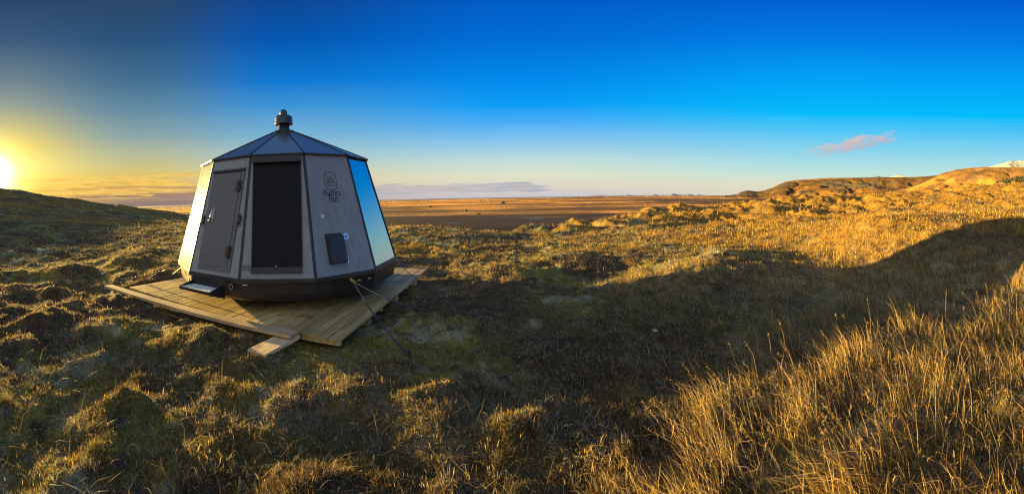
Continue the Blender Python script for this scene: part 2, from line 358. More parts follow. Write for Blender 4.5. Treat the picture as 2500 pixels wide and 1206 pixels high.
# cover: how much straw / moss / dark heath stands at a place
def cover(x, y):
    r = np.hypot(x, y); a = np.degrees(np.arctan2(x, y))
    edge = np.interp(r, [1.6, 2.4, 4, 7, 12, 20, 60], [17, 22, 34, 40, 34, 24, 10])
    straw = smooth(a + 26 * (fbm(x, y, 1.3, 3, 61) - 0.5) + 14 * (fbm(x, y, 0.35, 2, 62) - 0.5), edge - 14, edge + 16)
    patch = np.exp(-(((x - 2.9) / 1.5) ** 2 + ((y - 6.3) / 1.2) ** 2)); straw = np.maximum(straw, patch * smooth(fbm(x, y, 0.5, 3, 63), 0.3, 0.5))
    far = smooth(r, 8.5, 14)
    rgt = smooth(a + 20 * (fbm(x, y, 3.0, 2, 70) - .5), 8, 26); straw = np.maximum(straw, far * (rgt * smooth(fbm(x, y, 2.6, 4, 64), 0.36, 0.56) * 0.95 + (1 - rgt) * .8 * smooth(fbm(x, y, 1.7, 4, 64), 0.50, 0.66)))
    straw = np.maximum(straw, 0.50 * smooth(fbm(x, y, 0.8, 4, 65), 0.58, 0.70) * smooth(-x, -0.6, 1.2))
    straw = np.maximum(np.where(a < -22, straw * (1 - .70 * smooth(-a, 22, 36)), straw), .85 * smooth(r, 28, 40) * smooth(-a, 32, 44) * smooth(fbm(x, y, 3.0, 4, 56), .30, .55))  # left hill: extra straw, its pale colour stands in for sun glare
    moss = smooth(fbm(x, y, 1.1, 4, 66) + .5 * (fbm(x, y, .16, 3, 60) - .5), 0.38, 0.58)
    dark = smooth(fbm(x, y, 1.7, 4, 67), 0.50, 0.62)
    straw = straw * (1 - 0.75 * dark * smooth(r, 7, 12) * smooth(fbm(x, y, 3.7, 3, 68), 0.44, 0.56))
    return straw, moss, dark
STRAW = np.array([0.44, 0.30, 0.13]); MOSS = np.array([0.190, 0.155, 0.038]); GREY = np.array([0.31, 0.29, 0.21]); HEATH = np.array([0.080, 0.055, 0.030]); SOIL = np.array([0.028, 0.021, 0.014])
def ground_colour(x, y):
    r = np.hypot(x, y)[:, None]; s, mo, d = [w[:, None] for w in cover(x, y)]
    n = fbm(x, y, 0.12, 3, 71)[:, None]; n2 = fbm(x, y, 0.6, 3, 72)[:, None]
    gmix = smooth(fbm(x, y, 0.5, 3, 73) + .6 * (fbm(x, y, .13, 3, 58) - .5), 0.5, 0.7)[:, None]
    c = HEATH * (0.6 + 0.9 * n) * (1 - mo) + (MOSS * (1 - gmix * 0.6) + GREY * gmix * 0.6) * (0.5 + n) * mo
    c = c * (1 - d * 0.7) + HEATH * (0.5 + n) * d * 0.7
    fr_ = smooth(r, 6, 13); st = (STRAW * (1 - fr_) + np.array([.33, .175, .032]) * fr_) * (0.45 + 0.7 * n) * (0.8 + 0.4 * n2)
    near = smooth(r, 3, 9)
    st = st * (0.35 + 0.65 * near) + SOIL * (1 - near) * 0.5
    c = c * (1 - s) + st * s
    # plain
    xx, yy = x, y; a = np.degrees(np.arctan2(x, y)); rr = r[:, 0]
    b1 = fbm(xx, yy, 420, 5, 81); b2 = fbm(xx, yy, 130, 4, 82); b3 = fbm(xx * 0.6, yy, 1500, 4, 83)
    gold = np.array([0.54, 0.26, 0.065]); brown = np.array([0.17, 0.088, 0.034]); lava = np.array([0.045, 0.029, 0.022]); sand = np.array([0.42, 0.30, 0.16])
    pc = gold * (0.55 + 0.8 * b2)[:, None]
    k = smooth(b1, 0.54, 0.62)[:, None]; pc = pc * (1 - k) + brown * (0.6 + b2)[:, None] * k
    k = (smooth(b3, 0.54, 0.62) * smooth(rr, 1400, 2000) * 0.6)[:, None]; pc = pc * (1 - k) + brown * k
    k = (smooth(rr + 260 * (b1 - 0.5) + 120 * (b2 - 0.5), 1130, 1040) * smooth(rr + 260 * (b1 - 0.5), 940, 1040))[:, None]; pc = pc * (1 - k) + brown * 0.8 * k
    stp = fbm(xx * .12, yy, 55, 4, 86); pc = pc * (0.40 + 1.15 * smooth(stp, .34, .62))[:, None]; k = (smooth(stp, .56, .66) * .5)[:, None] * smooth(fbm(xx, yy, 300, 3, 87), .4, .6)[:, None]; pc = pc * (1 - k) + lava * k
    wet = smooth(rr + 250 * (b1 - 0.5) + 90 * (b2 - 0.5), 300, 335) * smooth(rr + 500 * (b1 - 0.5) + 140 * (b2 - 0.5), 560, 500) * smooth(a + 20 * (b2 - 0.5), 22, 12)
    wet = np.maximum(wet, smooth(a, 16, 24) * smooth(rr + 700 * (b1 - .5), 900, 1200) * smooth(rr + 700 * (b1 - .5), 2600, 1900) * 0.85)
    k = wet[:, None]; pc = pc * (1 - k) + lava * (0.7 + 0.8 * b2)[:, None] * k
    k = (smooth(rr, 3700, 4000) * (a < 10))[:, None]; pc = pc * (1 - k) + sand * 0.9 * k
    pc = pc * (1 - (smooth(rr, 330, 290) * .45)[:, None]); onp = smooth(rr, 75, 190)[:, None]; mid = smooth(rr, 60, 110)[:, None] * (1 - onp)
    c = c * (1 - onp) + pc * onp
    pool = wet * (a < 22) * smooth(fbm(xx, yy * 2.5, 40, 4, 85), 0.70, 0.80) * onp[:, 0] * .7
    return np.clip(c, 0, 1), pool

def grid_mesh(name, X, Y, Z, material, cols_=None, closed=False, extra=None, smooth_=True):
    nr, nc = X.shape; me = bpy.data.meshes.new(name)
    me.vertices.add(nr * nc); me.vertices.foreach_set('co', np.stack([X, Y, Z], -1).astype(np.float32).ravel())
    i = np.arange(nr - 1)[:, None] * nc; j = np.arange(nc if closed else nc - 1)[None, :]; j1 = (j + 1) % nc
    q = np.stack([i + j, i + nc + j, i + nc + j1, i + j1], -1).reshape(-1, 4)
    me.loops.add(q.size); me.loops.foreach_set('vertex_index', q.ravel().astype(np.int32))
    me.polygons.add(len(q)); me.polygons.foreach_set('loop_start', np.arange(0, q.size, 4, dtype=np.int32))
    me.polygons.foreach_set('use_smooth', np.full(len(q), smooth_, dtype=bool))
    me.update(calc_edges=True)
    if cols_ is not None:
        at = me.color_attributes.new('tint', 'FLOAT_COLOR', 'POINT')
        at.data.foreach_set('color', np.concatenate([cols_, np.ones((len(cols_), 1))], 1).astype(np.float32).ravel())
    if extra is not None:
        at = me.attributes.new('pool', 'FLOAT', 'POINT'); at.data.foreach_set('value', extra.astype(np.float32))
    me.materials.append(material)
    o = bpy.data.objects.new(name, me); COL.objects.link(o); return o

def ground_material():
    m = mat('tundra ground', (0.1, 0.08, 0.05), 0.9, spec=0.15); g = NT(m.node_tree); b = g.n['Principled BSDF']
    t = g.add('ShaderNodeVertexColor', layer_name='tint').outputs[0]; pool = g.add('ShaderNodeAttribute', attribute_name='pool').outputs['Fac']
    pos = g.add('ShaderNodeNewGeometry').outputs['Position']
    n = g.noise(pos, 28, 5, 0.7); n2 = g.noise(pos, 3.0, 5, 0.65)
    k = g.math('ADD', g.mapr(n, 0.25, 0.75, 0.35, 1.4), g.mapr(n2, 0.3, 0.7, -0.15, 0.25))
    cc = g.add('ShaderNodeCombineColor'); [g.l.new(k, cc.inputs[i]) for i in range(3)]
    c = g.mix(1.0, t, cc.outputs[0], 'MULTIPLY'); c = g.mix(pool, c, (0.02, 0.02, 0.022))
    g.set(b.inputs['Base Color'], c)
    g.set(b.inputs['Roughness'], g.mapr(pool, 0, 1, 0.95, 0.22)); g.set(b.inputs['Specular IOR Level'], g.mapr(pool, 0, 1, 0.08, 0.5))
    bn = g.add('ShaderNodeBump'); bn.inputs['Distance'].default_value = 0.03
    g.set(bn.inputs['Strength'], g.mapr(pool, 0, 1, 0.9, 0.0)); g.l.new(g.noise(pos, 45, 4, 0.7), bn.inputs['Height']); g.l.new(bn.outputs[0], b.inputs['Normal'])
    return m
GM = ground_material()
azg = np.concatenate([np.radians(np.arange(-180, -88, 3.0)), np.radians(np.arange(-88, 88, 0.19)), np.radians(np.arange(88, 180, 3.0))])
rg = np.exp(np.arange(math.log(0.35), math.log(11800), 0.0115))
AZ, RR = np.meshgrid(azg, rg); GX = RR * np.sin(AZ); GY = RR * np.cos(AZ); GZ = height(GX, GY)
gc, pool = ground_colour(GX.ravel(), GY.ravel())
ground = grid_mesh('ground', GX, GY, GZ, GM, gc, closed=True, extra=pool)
# the grid is wound clockwise as seen from above: turn it
ground.data.flip_normals(); tag(ground, kind='structure')

# ---------------------------------------------------------------- far land, sea, hills
sea_m = mat('sea water', (0.02, 0.05, 0.085), 0.35, spec=0.5); g = NT(sea_m.node_tree)
bn = g.add('ShaderNodeBump'); bn.inputs['Strength'].default_value = 0.6; bn.inputs['Distance'].default_value = 2.0
g.l.new(g.noise(g.add('ShaderNodeNewGeometry').outputs['Position'], 0.02, 4), bn.inputs['Height']); g.l.new(bn.outputs[0], g.n['Principled BSDF'].inputs['Normal'])
a_ = np.radians(np.arange(-180, 180, 2.0)); r_ = np.array([2500, 4000, 8000, 11900.])
A2, R2 = np.meshgrid(a_, r_); sea = grid_mesh('sea', R2 * np.sin(A2), R2 * np.cos(A2), np.full(A2.shape, PLAIN - 1.6), sea_m, closed=True); sea.data.flip_normals(); tag(sea, kind='structure')

def hill_material(name):
    m = mat(name, (0.3, 0.17, 0.05), 0.95, spec=0.1); g = NT(m.node_tree); b = g.n['Principled BSDF']
    t = g.add('ShaderNodeVertexColor', layer_name='tint').outputs[0]; pos = g.add('ShaderNodeNewGeometry').outputs['Position']
    n = g.mapr(g.noise(pos, 0.02, 6, 0.66), 0.3, 0.7, 0.65, 1.25)
    cc = g.add('ShaderNodeCombineColor'); [g.l.new(n, cc.inputs[i]) for i in range(3)]
    g.set(b.inputs['Base Color'], g.mix(1.0, t, cc.outputs[0], 'MULTIPLY'))
    bn = g.add('ShaderNodeBump'); bn.inputs['Strength'].default_value = 0.35; bn.inputs['Distance'].default_value = 2.0
    g.l.new(g.noise(pos, 0.05, 6, 0.7), bn.inputs['Height']); g.l.new(bn.outputs[0], b.inputs['Normal'])
    return m
HM = hill_material('hill grass and rock')
def profile(pts):
    p = np.array([azel(x, y) for x, y in pts]); return p[:, 0], np.tan(p[:, 1])
def massif(name, pts, foot, crest, back, nr, gully, seed, palette, da=0.0006, shape=0.75, jag=0.0, mt=None):
    pa, pt = profile(pts); az_ = np.arange(pa.min(), pa.max(), da); q_ = np.linspace(0, 1, nr)
    A, Q = np.meshgrid(az_, q_); H = np.interp(A, pa, pt)
    k = np.ones(9) / 9; Hs = np.apply_along_axis(lambda v: np.convolve(np.pad(v, 4, 'edge'), k, 'valid'), 1, H)
    rf = foot * (1 + 0.10 * (fbm(A * 9, A * 0, 1.0, 2, seed) - 0.5)); rc_ = crest * (1 + 0.05 * (fbm(A * 9, A * 0 + 4, 1.0, 2, seed) - 0.5))
    qf = np.clip(Q / 0.72, 0, 1); rr = np.where(Q < 0.72, rf + (rc_ - rf) * qf, rc_ + (back - rc_) * (Q - 0.72) / 0.28)
    ztop = Hs * rc_; base = PLAIN - 3
    up = np.maximum(ztop - base, 0)
    prof_ = (qf ** shape) * .45 + .55 * qf * qf * (3 - 2 * qf)
    X = rr * np.sin(A); Y = rr * np.cos(A)
    gl = np.abs(fbm(A * crest + 40 * (fbm(X, Y, 150, 2, seed + 5) - .5), rr * 0.35, gully * 1.0, 4, seed + 1) - 0.5) * 2
    gl2 = fbm(X * .8 + Y * .6, (Y * .8 - X * .6) * .45, gully * 2.4, 3, seed + 2, .4) - 0.5
    damp = np.sin(np.clip(qf, 0, 1) * math.pi) ** 0.8
    Z = base + up * prof_ - damp * up * (0.018 * np.clip(0.30 - gl, 0, 1) / 0.30) + damp * up * 0.42 * gl2 - damp * up * 0.75 * np.clip(.34 - np.abs(fbm(X * .8 + Y * .6, (Y * .8 - X * .6) * .35, gully * 0.8, 4, seed + 7) - .5) * 2, 0, 1)
    Z += jag * up * (fbm(X, Y, crest * 0.02, 4, seed + 9) - 0.5) * qf
    Z = np.where(Q > 0.72, ztop * (rr / rc_) - 0.10 * up * ((Q - 0.72) / 0.28) ** 1.5, Z)
    Z = np.where(Q > 0.98, base, Z)
    c = palette(A, qf, gl, gl2, X, Y, Z, up)
    o = grid_mesh(name, X, Y, Z, mt or HM, c.reshape(-1, 3)); tag(o, kind='structure'); o.data.flip_normals(); return o, (az_, q_, X, Y, Z)
GOLD = np.array([0.40, 0.20, 0.045]); BROWN = np.array([0.13, 0.075, 0.035]); ROCK = np.array([0.075, 0.06, 0.048])
def mixc(a, b, k): return a * (1 - k[..., None]) + b * k[..., None]
def pal_massif(A, q, gl, gl2, X, Y, Z, up):
    k1 = smooth(fbm(X * .8 + Y * .6, (Y * .8 - X * .6) * .4, 260, 5, 201), 0.43, 0.55); k2 = smooth(fbm(X * .8 + Y * .6, (Y * .8 - X * .6) * .5, 140, 5, 202), 0.47, 0.57)
    c = mixc(GOLD * 0.52 + 0 * k1[..., None], BROWN * .55, k1 * 0.9); c = mixc(c, ROCK * .8, .95 * k2 * smooth(q, 0.1, 0.4) * smooth(1.1 - q, 0.1, 0.4))
    return mixc(c, BROWN * 0.9, smooth(q, 0.9, 1.0) * 0.5)
def pal_hill(A, q, gl, gl2, X, Y, Z, up):
    k1 = smooth(fbm(X, Y, 120, 5, 211), 0.48, 0.60); k2 = smooth(fbm(X * 0.6 + Y, Y - X, 60, 4, 212), 0.56, 0.68)
    c = mixc(GOLD * .68 + 0 * k1[..., None], BROWN * .75, k1 * 0.8); return mixc(c, ROCK, k2 * smooth(q, 0.35, 0.6) * 0.5)
massif('hills', [(1770, 477.5), (1799, 474.5), (1808, 469), (1822, 464.8), (1836, 466), (1849, 467.6), (1864, 465.5), (1885, 458.6), (1900, 451), (1915, 444.5), (1940, 440), (1960, 438.5), (2020, 434.6), (2134, 433.2), (2230, 432.5), (2287, 428.5), (2350, 428), (2420, 432), (2600, 440)],
       2500, 3200, 4600, 110, 110, 91, pal_massif, 0.0007, 1.25)
HILL = massif('hillside', [(2060, 479), (2110, 474.5), (2160, 468), (2215, 458.5), (2250, 447), (2284, 429.5), (2305, 421.5), (2335, 414), (2365, 410), (2410, 408), (2500, 408.5), (2560, 410), (2680, 425), (2760, 440)],
       1050, 1750, 2400, 130, 120, 93, pal_hill, 0.0009, 1.1)[1]
SN = hill_material('snow and rock')
def pal_snow(A, q, gl, gl2, X, Y, Z, up):
    k = smooth(fbm(X, Y, 300, 4, 221) - 0.12 * q, 0.42, 0.50); return mixc(np.array([0.30, 0.31, 0.34]) + 0 * k[..., None], np.array([0.10, 0.12, 0.17]), k * 0.8)
massif('snow_mountain', [(2385, 412), (2401, 408.5), (2417, 406.5), (2427, 403.5), (2440, 400.5), (2455, 396), (2466, 394), (2485, 391.5), (2500, 392), (2560, 391), (2640, 400), (2700, 415)], 4600, 5600, 6600, 60, 500, 95, pal_snow, 0.0012, 1.0, 0.12, SN)
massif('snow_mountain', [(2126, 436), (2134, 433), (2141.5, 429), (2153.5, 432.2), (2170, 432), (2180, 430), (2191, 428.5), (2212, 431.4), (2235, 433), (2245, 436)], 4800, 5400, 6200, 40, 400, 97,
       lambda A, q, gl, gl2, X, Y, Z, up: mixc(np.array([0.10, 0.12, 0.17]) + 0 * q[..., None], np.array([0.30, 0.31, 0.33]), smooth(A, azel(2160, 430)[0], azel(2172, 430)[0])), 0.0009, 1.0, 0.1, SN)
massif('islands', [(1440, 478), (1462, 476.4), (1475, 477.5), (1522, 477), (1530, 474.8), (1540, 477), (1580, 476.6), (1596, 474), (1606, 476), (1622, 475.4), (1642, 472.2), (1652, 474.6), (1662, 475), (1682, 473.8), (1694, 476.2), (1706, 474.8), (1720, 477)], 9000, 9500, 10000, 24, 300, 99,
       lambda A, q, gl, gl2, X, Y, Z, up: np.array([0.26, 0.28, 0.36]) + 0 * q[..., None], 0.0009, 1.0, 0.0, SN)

# conifer plantation on the hillside: one far-off mass
tree_m = varied('conifer green', (0.012, 0.020, 0.009), 0.9, amt=0.5, scale=0.2)
haz, hq, HX, HY, HZ = HILL
def proj(X, Y, Z):
    q = MW @ np.stack([X, Y, Z]); return 1250 + F * np.arctan2(q[0], q[1]), YC - F * q[2] / np.hypot(q[0], q[1])
px_, py_ = proj(HX.ravel(), HY.ravel(), HZ.ravel())
top_line = np.interp(px_, [2340, 2352, 2428, 2500, 2600], [468, 463, 446, 432, 418])
ok = np.where((px_ > 2345) & (px_ < 2600) & (py_ > top_line) & (py_ < 476) & (np.repeat(hq, len(haz)) < 0.72))[0]
fm = MB()
for i in rng.choice(ok, 1500):
    x, y, z = HX.ravel()[i] + rng.normal(0, 2), HY.ravel()[i] + rng.normal(0, 2), HZ.ravel()[i] - 0.5
    h = rng.uniform(9, 16); w = h * rng.uniform(0.17, 0.25)
    for t0, t1, k in ((0.08, 0.5, 1.0), (0.32, 0.75, 0.72), (0.58, 1.0, 0.45)):
        b0 = rng.uniform(0, 6.28); n = 7
        ring = [(x + w * k * math.cos(b0 + j * 6.283 / n) * rng.uniform(0.7, 1.2), y + w * k * math.sin(b0 + j * 6.283 / n) * rng.uniform(0.7, 1.2), z + h * t0 + rng.uniform(-.3, .3)) for j in range(n)]
        for j in range(n): fm.poly([ring[j], ring[(j + 1) % n], (x, y, z + h * t1)])
tag(fm.build('forest', tree_m), kind='stuff')

# rocks standing on the plain, farm houses near the coast, pale stones near the hut
rock_m = varied('dark lava rock', (0.06, 0.045, 0.032), 0.95, amt=0.5, scale=0.8, bump=0.8, bscale=2)
def rock(name, x, y, z, w, h, label, cat='rock', group=None, m=rock_m, peak=1.0, sq=1.0):
    bm = bmesh.new(); bmesh.ops.create_icosphere(bm, subdivisions=3, radius=1.0)
    sd = rng.uniform(0, 100)
    for v in bm.verts:
        p = v.co.copy(); t = (p.z + 1) / 2
        k = (1 - 0.75 * peak * t) * (0.8 + 0.5 * float(vnoise(np.array([p.x * 2 + sd]), np.array([p.y * 2 + p.z * 1.7]))[0]))
        v.co = Vector((p.x * w / 2 * k, p.y * w / 2 * k * sq, (t - 0.12) * h * (0.85 + 0.3 * float(vnoise(np.array([p.x * 3 + sd]), np.array([p.y * 3]))[0]))))
    me = bpy.data.meshes.new(name); bm.to_mesh(me); bm.free(); me.materials.append(m)
    o = bpy.data.objects.new(name, me); COL.objects.link(o); o.location = (x, y, z); o.rotation_euler.z = rng.uniform(0, 6)
    return tag(o, label, cat, group)
def on_plain(px, py):
    d = ray(px, py); rr = -PLAIN / -d[2]; x, y = d[0] * rr, d[1] * rr; return x, y, gz(x, y)
for (px, py, w, h, pk, lab) in ((1137, 516.5, 8.0, 5.2, 1.0, 'dark pyramid shaped rock standing alone on the golden plain'), (1050, 506, 12, 4.5, .5, 'dark low rock on the plain left of the pyramid rock'), (1228, 498.5, 24, 8, .6, 'dark rock mound far out on the plain, right of the pyramid rock'),
                          (1168, 523, 6, 2.2, .4, 'small rust coloured rock at the rim of the wet lava, right of the pyramid rock')):
    x, y, z = on_plain(px, py); rock('rock', x, y, z, w, h, lab, 'rock', 'dark rocks on the plain', peak=pk)
white_m = varied('white render', (0.75, 0.73, 0.68), 0.8, amt=0.08); roof_red = varied('farm roof', (0.22, 0.05, 0.04), 0.6)
for px, w, lab in ((1003, 14, 'tiny white farmhouse by the distant coast, left of its neighbour'), (1010, 10, 'tiny white barn beside the distant farmhouse near the coast')):
    x, y, z = on_plain(px, 491.5); e = empty('farmhouse', (x, y, z - 0.3), lab, 'house', 'white farm buildings near the coast')
    b = MB(); b.box(-w / 2, w / 2, -4, 4, 0, 4.2); b.build('wall', white_m, e)
    b = MB(); b.quad((-w / 2 - .4, -4.4, 4.2), (w / 2 + .4, -4.4, 4.2), (w / 2 + .4, 0, 7), (-w / 2 - .4, 0, 7)); b.quad((w / 2 + .4, 4.4, 4.2), (-w / 2 - .4, 4.4, 4.2), (-w / 2 - .4, 0, 7), (w / 2 + .4, 0, 7))
    b.poly([(-w / 2, -4, 4.2), (-w / 2, 0, 6.9), (-w / 2, 4, 4.2)]); b.poly([(w / 2, 4, 4.2), (w / 2, 0, 6.9), (w / 2, -4, 4.2)]); b.build('roof', roof_red, e)
stone_m = varied('pale stone', (0.55, 0.52, 0.46), 0.9, amt=0.25, scale=8)
for px, py, w, lab in ((97, 612, 0.35, 'pale flat stone lying in the grass far left, nearest the hill'), (250, 669, 0.14, 'small pale stone in the grass left of the deck'), (1600, 808, 0.09, 'small white stone in the dark heath right of the hut')):
    d = ray(px, py); t = -1.62 / d[2]
    for _ in range(6): t = gz(d[0] * t, d[1] * t) / d[2]
    rock('stone', d[0] * t, d[1] * t, d[2] * t - 0.01, w, w * 0.35, lab, 'stone', m=stone_m, peak=0.2, sq=0.6)

# ---------------------------------------------------------------- the hut
C = np.array([-3.866, 5.582, -1.5]); TH = 3.93292; RB, RE, ZB, ZE, NF = 1.9605, 1.471, 0.481, 2.174, 12
hut = empty('cabin', C, 'grey twelve sided cabin with dark metal roof and glass side on a wooden deck', 'cabin')
def corner(i, r, z): a = TH + i * math.pi / 6; return np.array([r * math.cos(a), r * math.sin(a), z])
def frame_of(k):
    B0, B1, T0, T1 = corner(k, RB, ZB), corner(k + 1, RB, ZB), corner(k, RE, ZE), corner(k + 1, RE, ZE)
    Bm, Tm = (B0 + B1) / 2, (T0 + T1) / 2; e = (B1 - B0) / np.linalg.norm(B1 - B0); u = (Tm - Bm) / np.linalg.norm(Tm - Bm)
    return Bm, e, u, np.cross(e, u)
FR = [frame_of(k) for k in range(NF)]
HB, HT, LT = 0.5074, 0.3807, 1.757
def P(k, s, t, d=0.0): o, e, u, n = FR[k]; return o + e * s + u * t + n * d
def hw(t): return HB + (HT - HB) * t / LT
def plate(b, k, s0, s1, t0, t1, d0, d1):
    b.hexa([P(k, s0, t0, d0), P(k, s1, t0, d0), P(k, s1, t1, d0), P(k, s0, t1, d0), P(k, s0, t0, d1), P(k, s1, t0, d1), P(k, s1, t1, d1), P(k, s0, t1, d1)])
def trap(b, k, ins, t0, t1, d0, d1):
    a, c = hw(t0) - ins, hw(t1) - ins
    b.hexa([P(k, -a, t0, d0), P(k, a, t0, d0), P(k, c, t1, d0), P(k, -c, t1, d0), P(k, -a, t0, d1), P(k, a, t0, d1), P(k, c, t1, d1), P(k, -c, t1, d1)])
panel_m = varied('grey wall panel', (0.205, 0.222, 0.242), 0.17, spec=0.32, amt=0.05, scale=2.2)
dark_m = varied('dark frame metal', (0.020, 0.020, 0.022), 0.45, spec=0.4, amt=0.3)
door_m = varied('door paint', (0.088, 0.086, 0.088), 0.4, amt=0.10, scale=3)
blind_m = varied('black blind fabric', (0.006, 0.006, 0.009), 0.5, spec=.15, amt=0.3, scale=12)
hull_m = varied('hull plastic', (0.016, 0.015, 0.015), 0.38, amt=0.25, scale=3)
rim_m = varied('hull rim', (0.028, 0.027, 0.027), 0.4, amt=0.2)
roof_m = varied('roof metal', (0.20, 0.22, 0.25), 0.30, metal=0.8, amt=0.12, scale=1.5, coat=0.2)
chrome_m = mat('chrome', (0.75, 0.76, 0.78), 0.12, 1.0); bronze_m = varied('bronze hardware', (0.06, 0.045, 0.03), 0.4, 0.5)
galv_m = varied('galvanised steel', (0.24, 0.25, 0.27), 0.5, 0.6, amt=0.2, scale=30)
text_m = mat('black lettering', (0.012, 0.012, 0.014), 0.5); brown_m = mat('brown lettering', (0.075, 0.055, 0.04), 0.5)
white_p = mat('white paint', (0.75, 0.75, 0.75), 0.4); blue_p = mat('sticker blue', (0.22, 0.50, 0.80), 0.4)
glass_m = bpy.data.materials.new('coated glass'); glass_m.use_nodes = True; g = NT(glass_m.node_tree)
for n in list(g.n): g.n.remove(n)
gl_ = g.add('ShaderNodeBsdfGlossy'); gl_.inputs['Color'].default_value = (0.58, 0.82, 0.96, 1); gl_.inputs['Roughness'].default_value = 0.015
tr_ = g.add('ShaderNodeBsdfTransparent'); tr_.inputs['Color'].default_value = (0.22, 0.27, 0.30, 1)
gb = g.add('ShaderNodeBump'); gb.inputs['Strength'].default_value = 0.05; gb.inputs['Distance'].default_value = 0.02; gt = g.add('ShaderNodeTexCoord').outputs['Object']; g.l.new(g.noise(gt, 2.2, 2, .4), gb.inputs['Height']); g.l.new(gb.outputs[0], gl_.inputs['Normal']); g.l.new(g.mapr(g.noise(gt, 7, 6, .7), .4, .75, .012, .09), gl_.inputs['Roughness'])
lw = g.add('ShaderNodeLayerWeight'); lw.inputs['Blend'].default_value = 0.35
mx = g.add('ShaderNodeMixShader'); g.l.new(g.mapr(lw.outputs['Fresnel'], 0.0, 0.5, 0.45, 0.92, 'LINEAR'), mx.inputs[0]); g.l.new(tr_.outputs[0], mx.inputs[1]); g.l.new(gl_.outputs[0], mx.inputs[2])
om = g.add('ShaderNodeOutputMaterial'); g.l.new(mx.outputs[0], om.inputs[0])

g = NT(panel_m.node_tree); b_ = g.n['Principled BSDF']; tc_ = g.add('ShaderNodeTexCoord').outputs['Object']; sp_ = g.add('ShaderNodeSeparateXYZ'); g.l.new(tc_, sp_.inputs[0])
stv = g.noise(g.comb(g.math('MULTIPLY', sp_.outputs[0], 14), g.math('MULTIPLY', sp_.outputs[1], 14), g.math('MULTIPLY', sp_.outputs[2], 0.9)), 1.0, 4, .6)
old = b_.inputs['Base Color'].links[0].from_socket; g.l.new(g.mix(g.mapr(stv, .48, .72, 0, .35), old, (.10, .095, .085)), b_.inputs['Base Color'])
GLASS = (4, 5, 6, 7, 8); panels = {}
for k in range(NF):
    b = MB()
    if k in GLASS:
        trap(b, k, 0.016, 0.03, LT - 0.03, -0.02, -0.006); panels[k] = b.build('glass_pane', glass_m, hut)
        b = MB(); plate(b, k, -hw(0) + .016, hw(0) - .016, 0.0, 0.028, -0.03, 0.004); b.build('glazing_bar', dark_m, hut)
    else:
        trap(b, k, 0.016, 0.0, LT, -0.05, 0.0); panels[k] = b.build('wall_panel', panel_m, hut, bevel=0.003)
for i in range(NF):      # black posts over the seams
    b = MB(); k0, k1 = (i - 1) % NF, i
    w = 0.020; d1 = 0.007
    for k, sgn in ((k0, 1), (k1, -1)):
        p = lambda t, ins, d: P(k, sgn * (hw(t) - ins), t, d)
        b.hexa([p(0, w, -.04), p(0, 0, -.04), p(LT, 0, -.04), p(LT, w, -.04), p(0, w, d1), p(0, -.001, d1), p(LT, -.001, d1), p(LT, w, d1)])
    b.build('corner_post', dark_m, hut)
# hull: twelve sided, rounded chine
prof = [(1.0, 0.012), (1.25, 0.004), (1.45, 0.045), (1.62, 0.098), (1.76, 0.128), (1.85, 0.162), (1.90, 0.205), (1.922, 0.265), (1.93, 0.405)]
b = MB()
for (r0, z0), (r1, z1) in zip(prof, prof[1:]):
    for i in range(NF): b.quad(corner(i, r0, z0), corner(i + 1, r0, z0), corner(i + 1, r1, z1), corner(i, r1, z1))
b.poly([corner(i, 1.0, 0.012) for i in range(NF)][::-1]); b.poly([corner(i, 1.93, 0.405) for i in range(NF)])
hull = b.build('hull', hull_m, hut)
b = MB()
for i in range(NF):
    q = [(1.90, .407), (1.955, .409), (1.972, .43), (1.972, .47), (1.963, .479), (1.90, .479)]
    for (r0, z0), (r1, z1) in zip(q, q[1:]): b.quad(corner(i, r0, z0), corner(i + 1, r0, z0), corner(i + 1, r1, z1), corner(i, r1, z1))
b.build('hull_rim', rim_m, hut)
# roof
b = MB(); RO = 1.505; ZR = ZE + 0.012; RC, ZC = 0.13, 2.775
for i in range(NF): b.quad(corner(i, RO, ZR), corner(i + 1, RO, ZR), corner(i + 1, RC, ZC), corner(i, RC, ZC))
roof = b.build('roof', roof_m, hut)
for i in range(NF):
    b = MB(); p0, p1 = corner(i, RO - .004, ZR + .004), corner(i, RC, ZC + .004); b.tube([p0, p1], 0.010, 6); b.build('roof_seam', dark_m, roof)
b = MB()
for i in range(NF):
    q = [(1.44, ZE + .001), (1.500, ZE - .004), (1.515, ZE - .004), (1.515, ZE + .014), (1.50, ZE + .017)]
    for (r0, z0), (r1, z1) in zip(q, q[1:]): b.quad(corner(i, r0, z0), corner(i + 1, r0, z0), corner(i + 1, r1, z1), corner(i, r1, z1))
b.build('eave_trim', dark_m, hut)
pipe_m = varied('chimney paint', (0.035, 0.045, 0.055), 0.32, 0.3, amt=0.2)
b = MB(); b.lathe([(0.185, 2.752), (0.185, 2.772), (0.11, 2.790), (0.102, 2.80), (0.100, 2.925), (0.090, 2.93)]); pipe = b.build('chimney_pipe', pipe_m, hut)
b = MB(); b.lathe([(0.09, 2.905), (0.150, 2.895), (0.168, 2.892), (0.170, 2.900), (0.164, 2.916), (0.160, 2.925), (0.159, 3.005), (0.150, 3.03), (0.125, 3.052), (0.09, 3.066), (0.07, 3.07)]); cowl = b.build('cowl', pipe_m, pipe)
b = MB(); b.lathe([(0.068, 3.066), (0.069, 3.10), (0.062, 3.13), (0.045, 3.153), (0.022, 3.165), (0.004, 3.168)]); b.build('finial', pipe_m, pipe)
for o in (pipe, cowl):
    for p in o.data.polygons: p.use_smooth = len(p.vertices) == 4
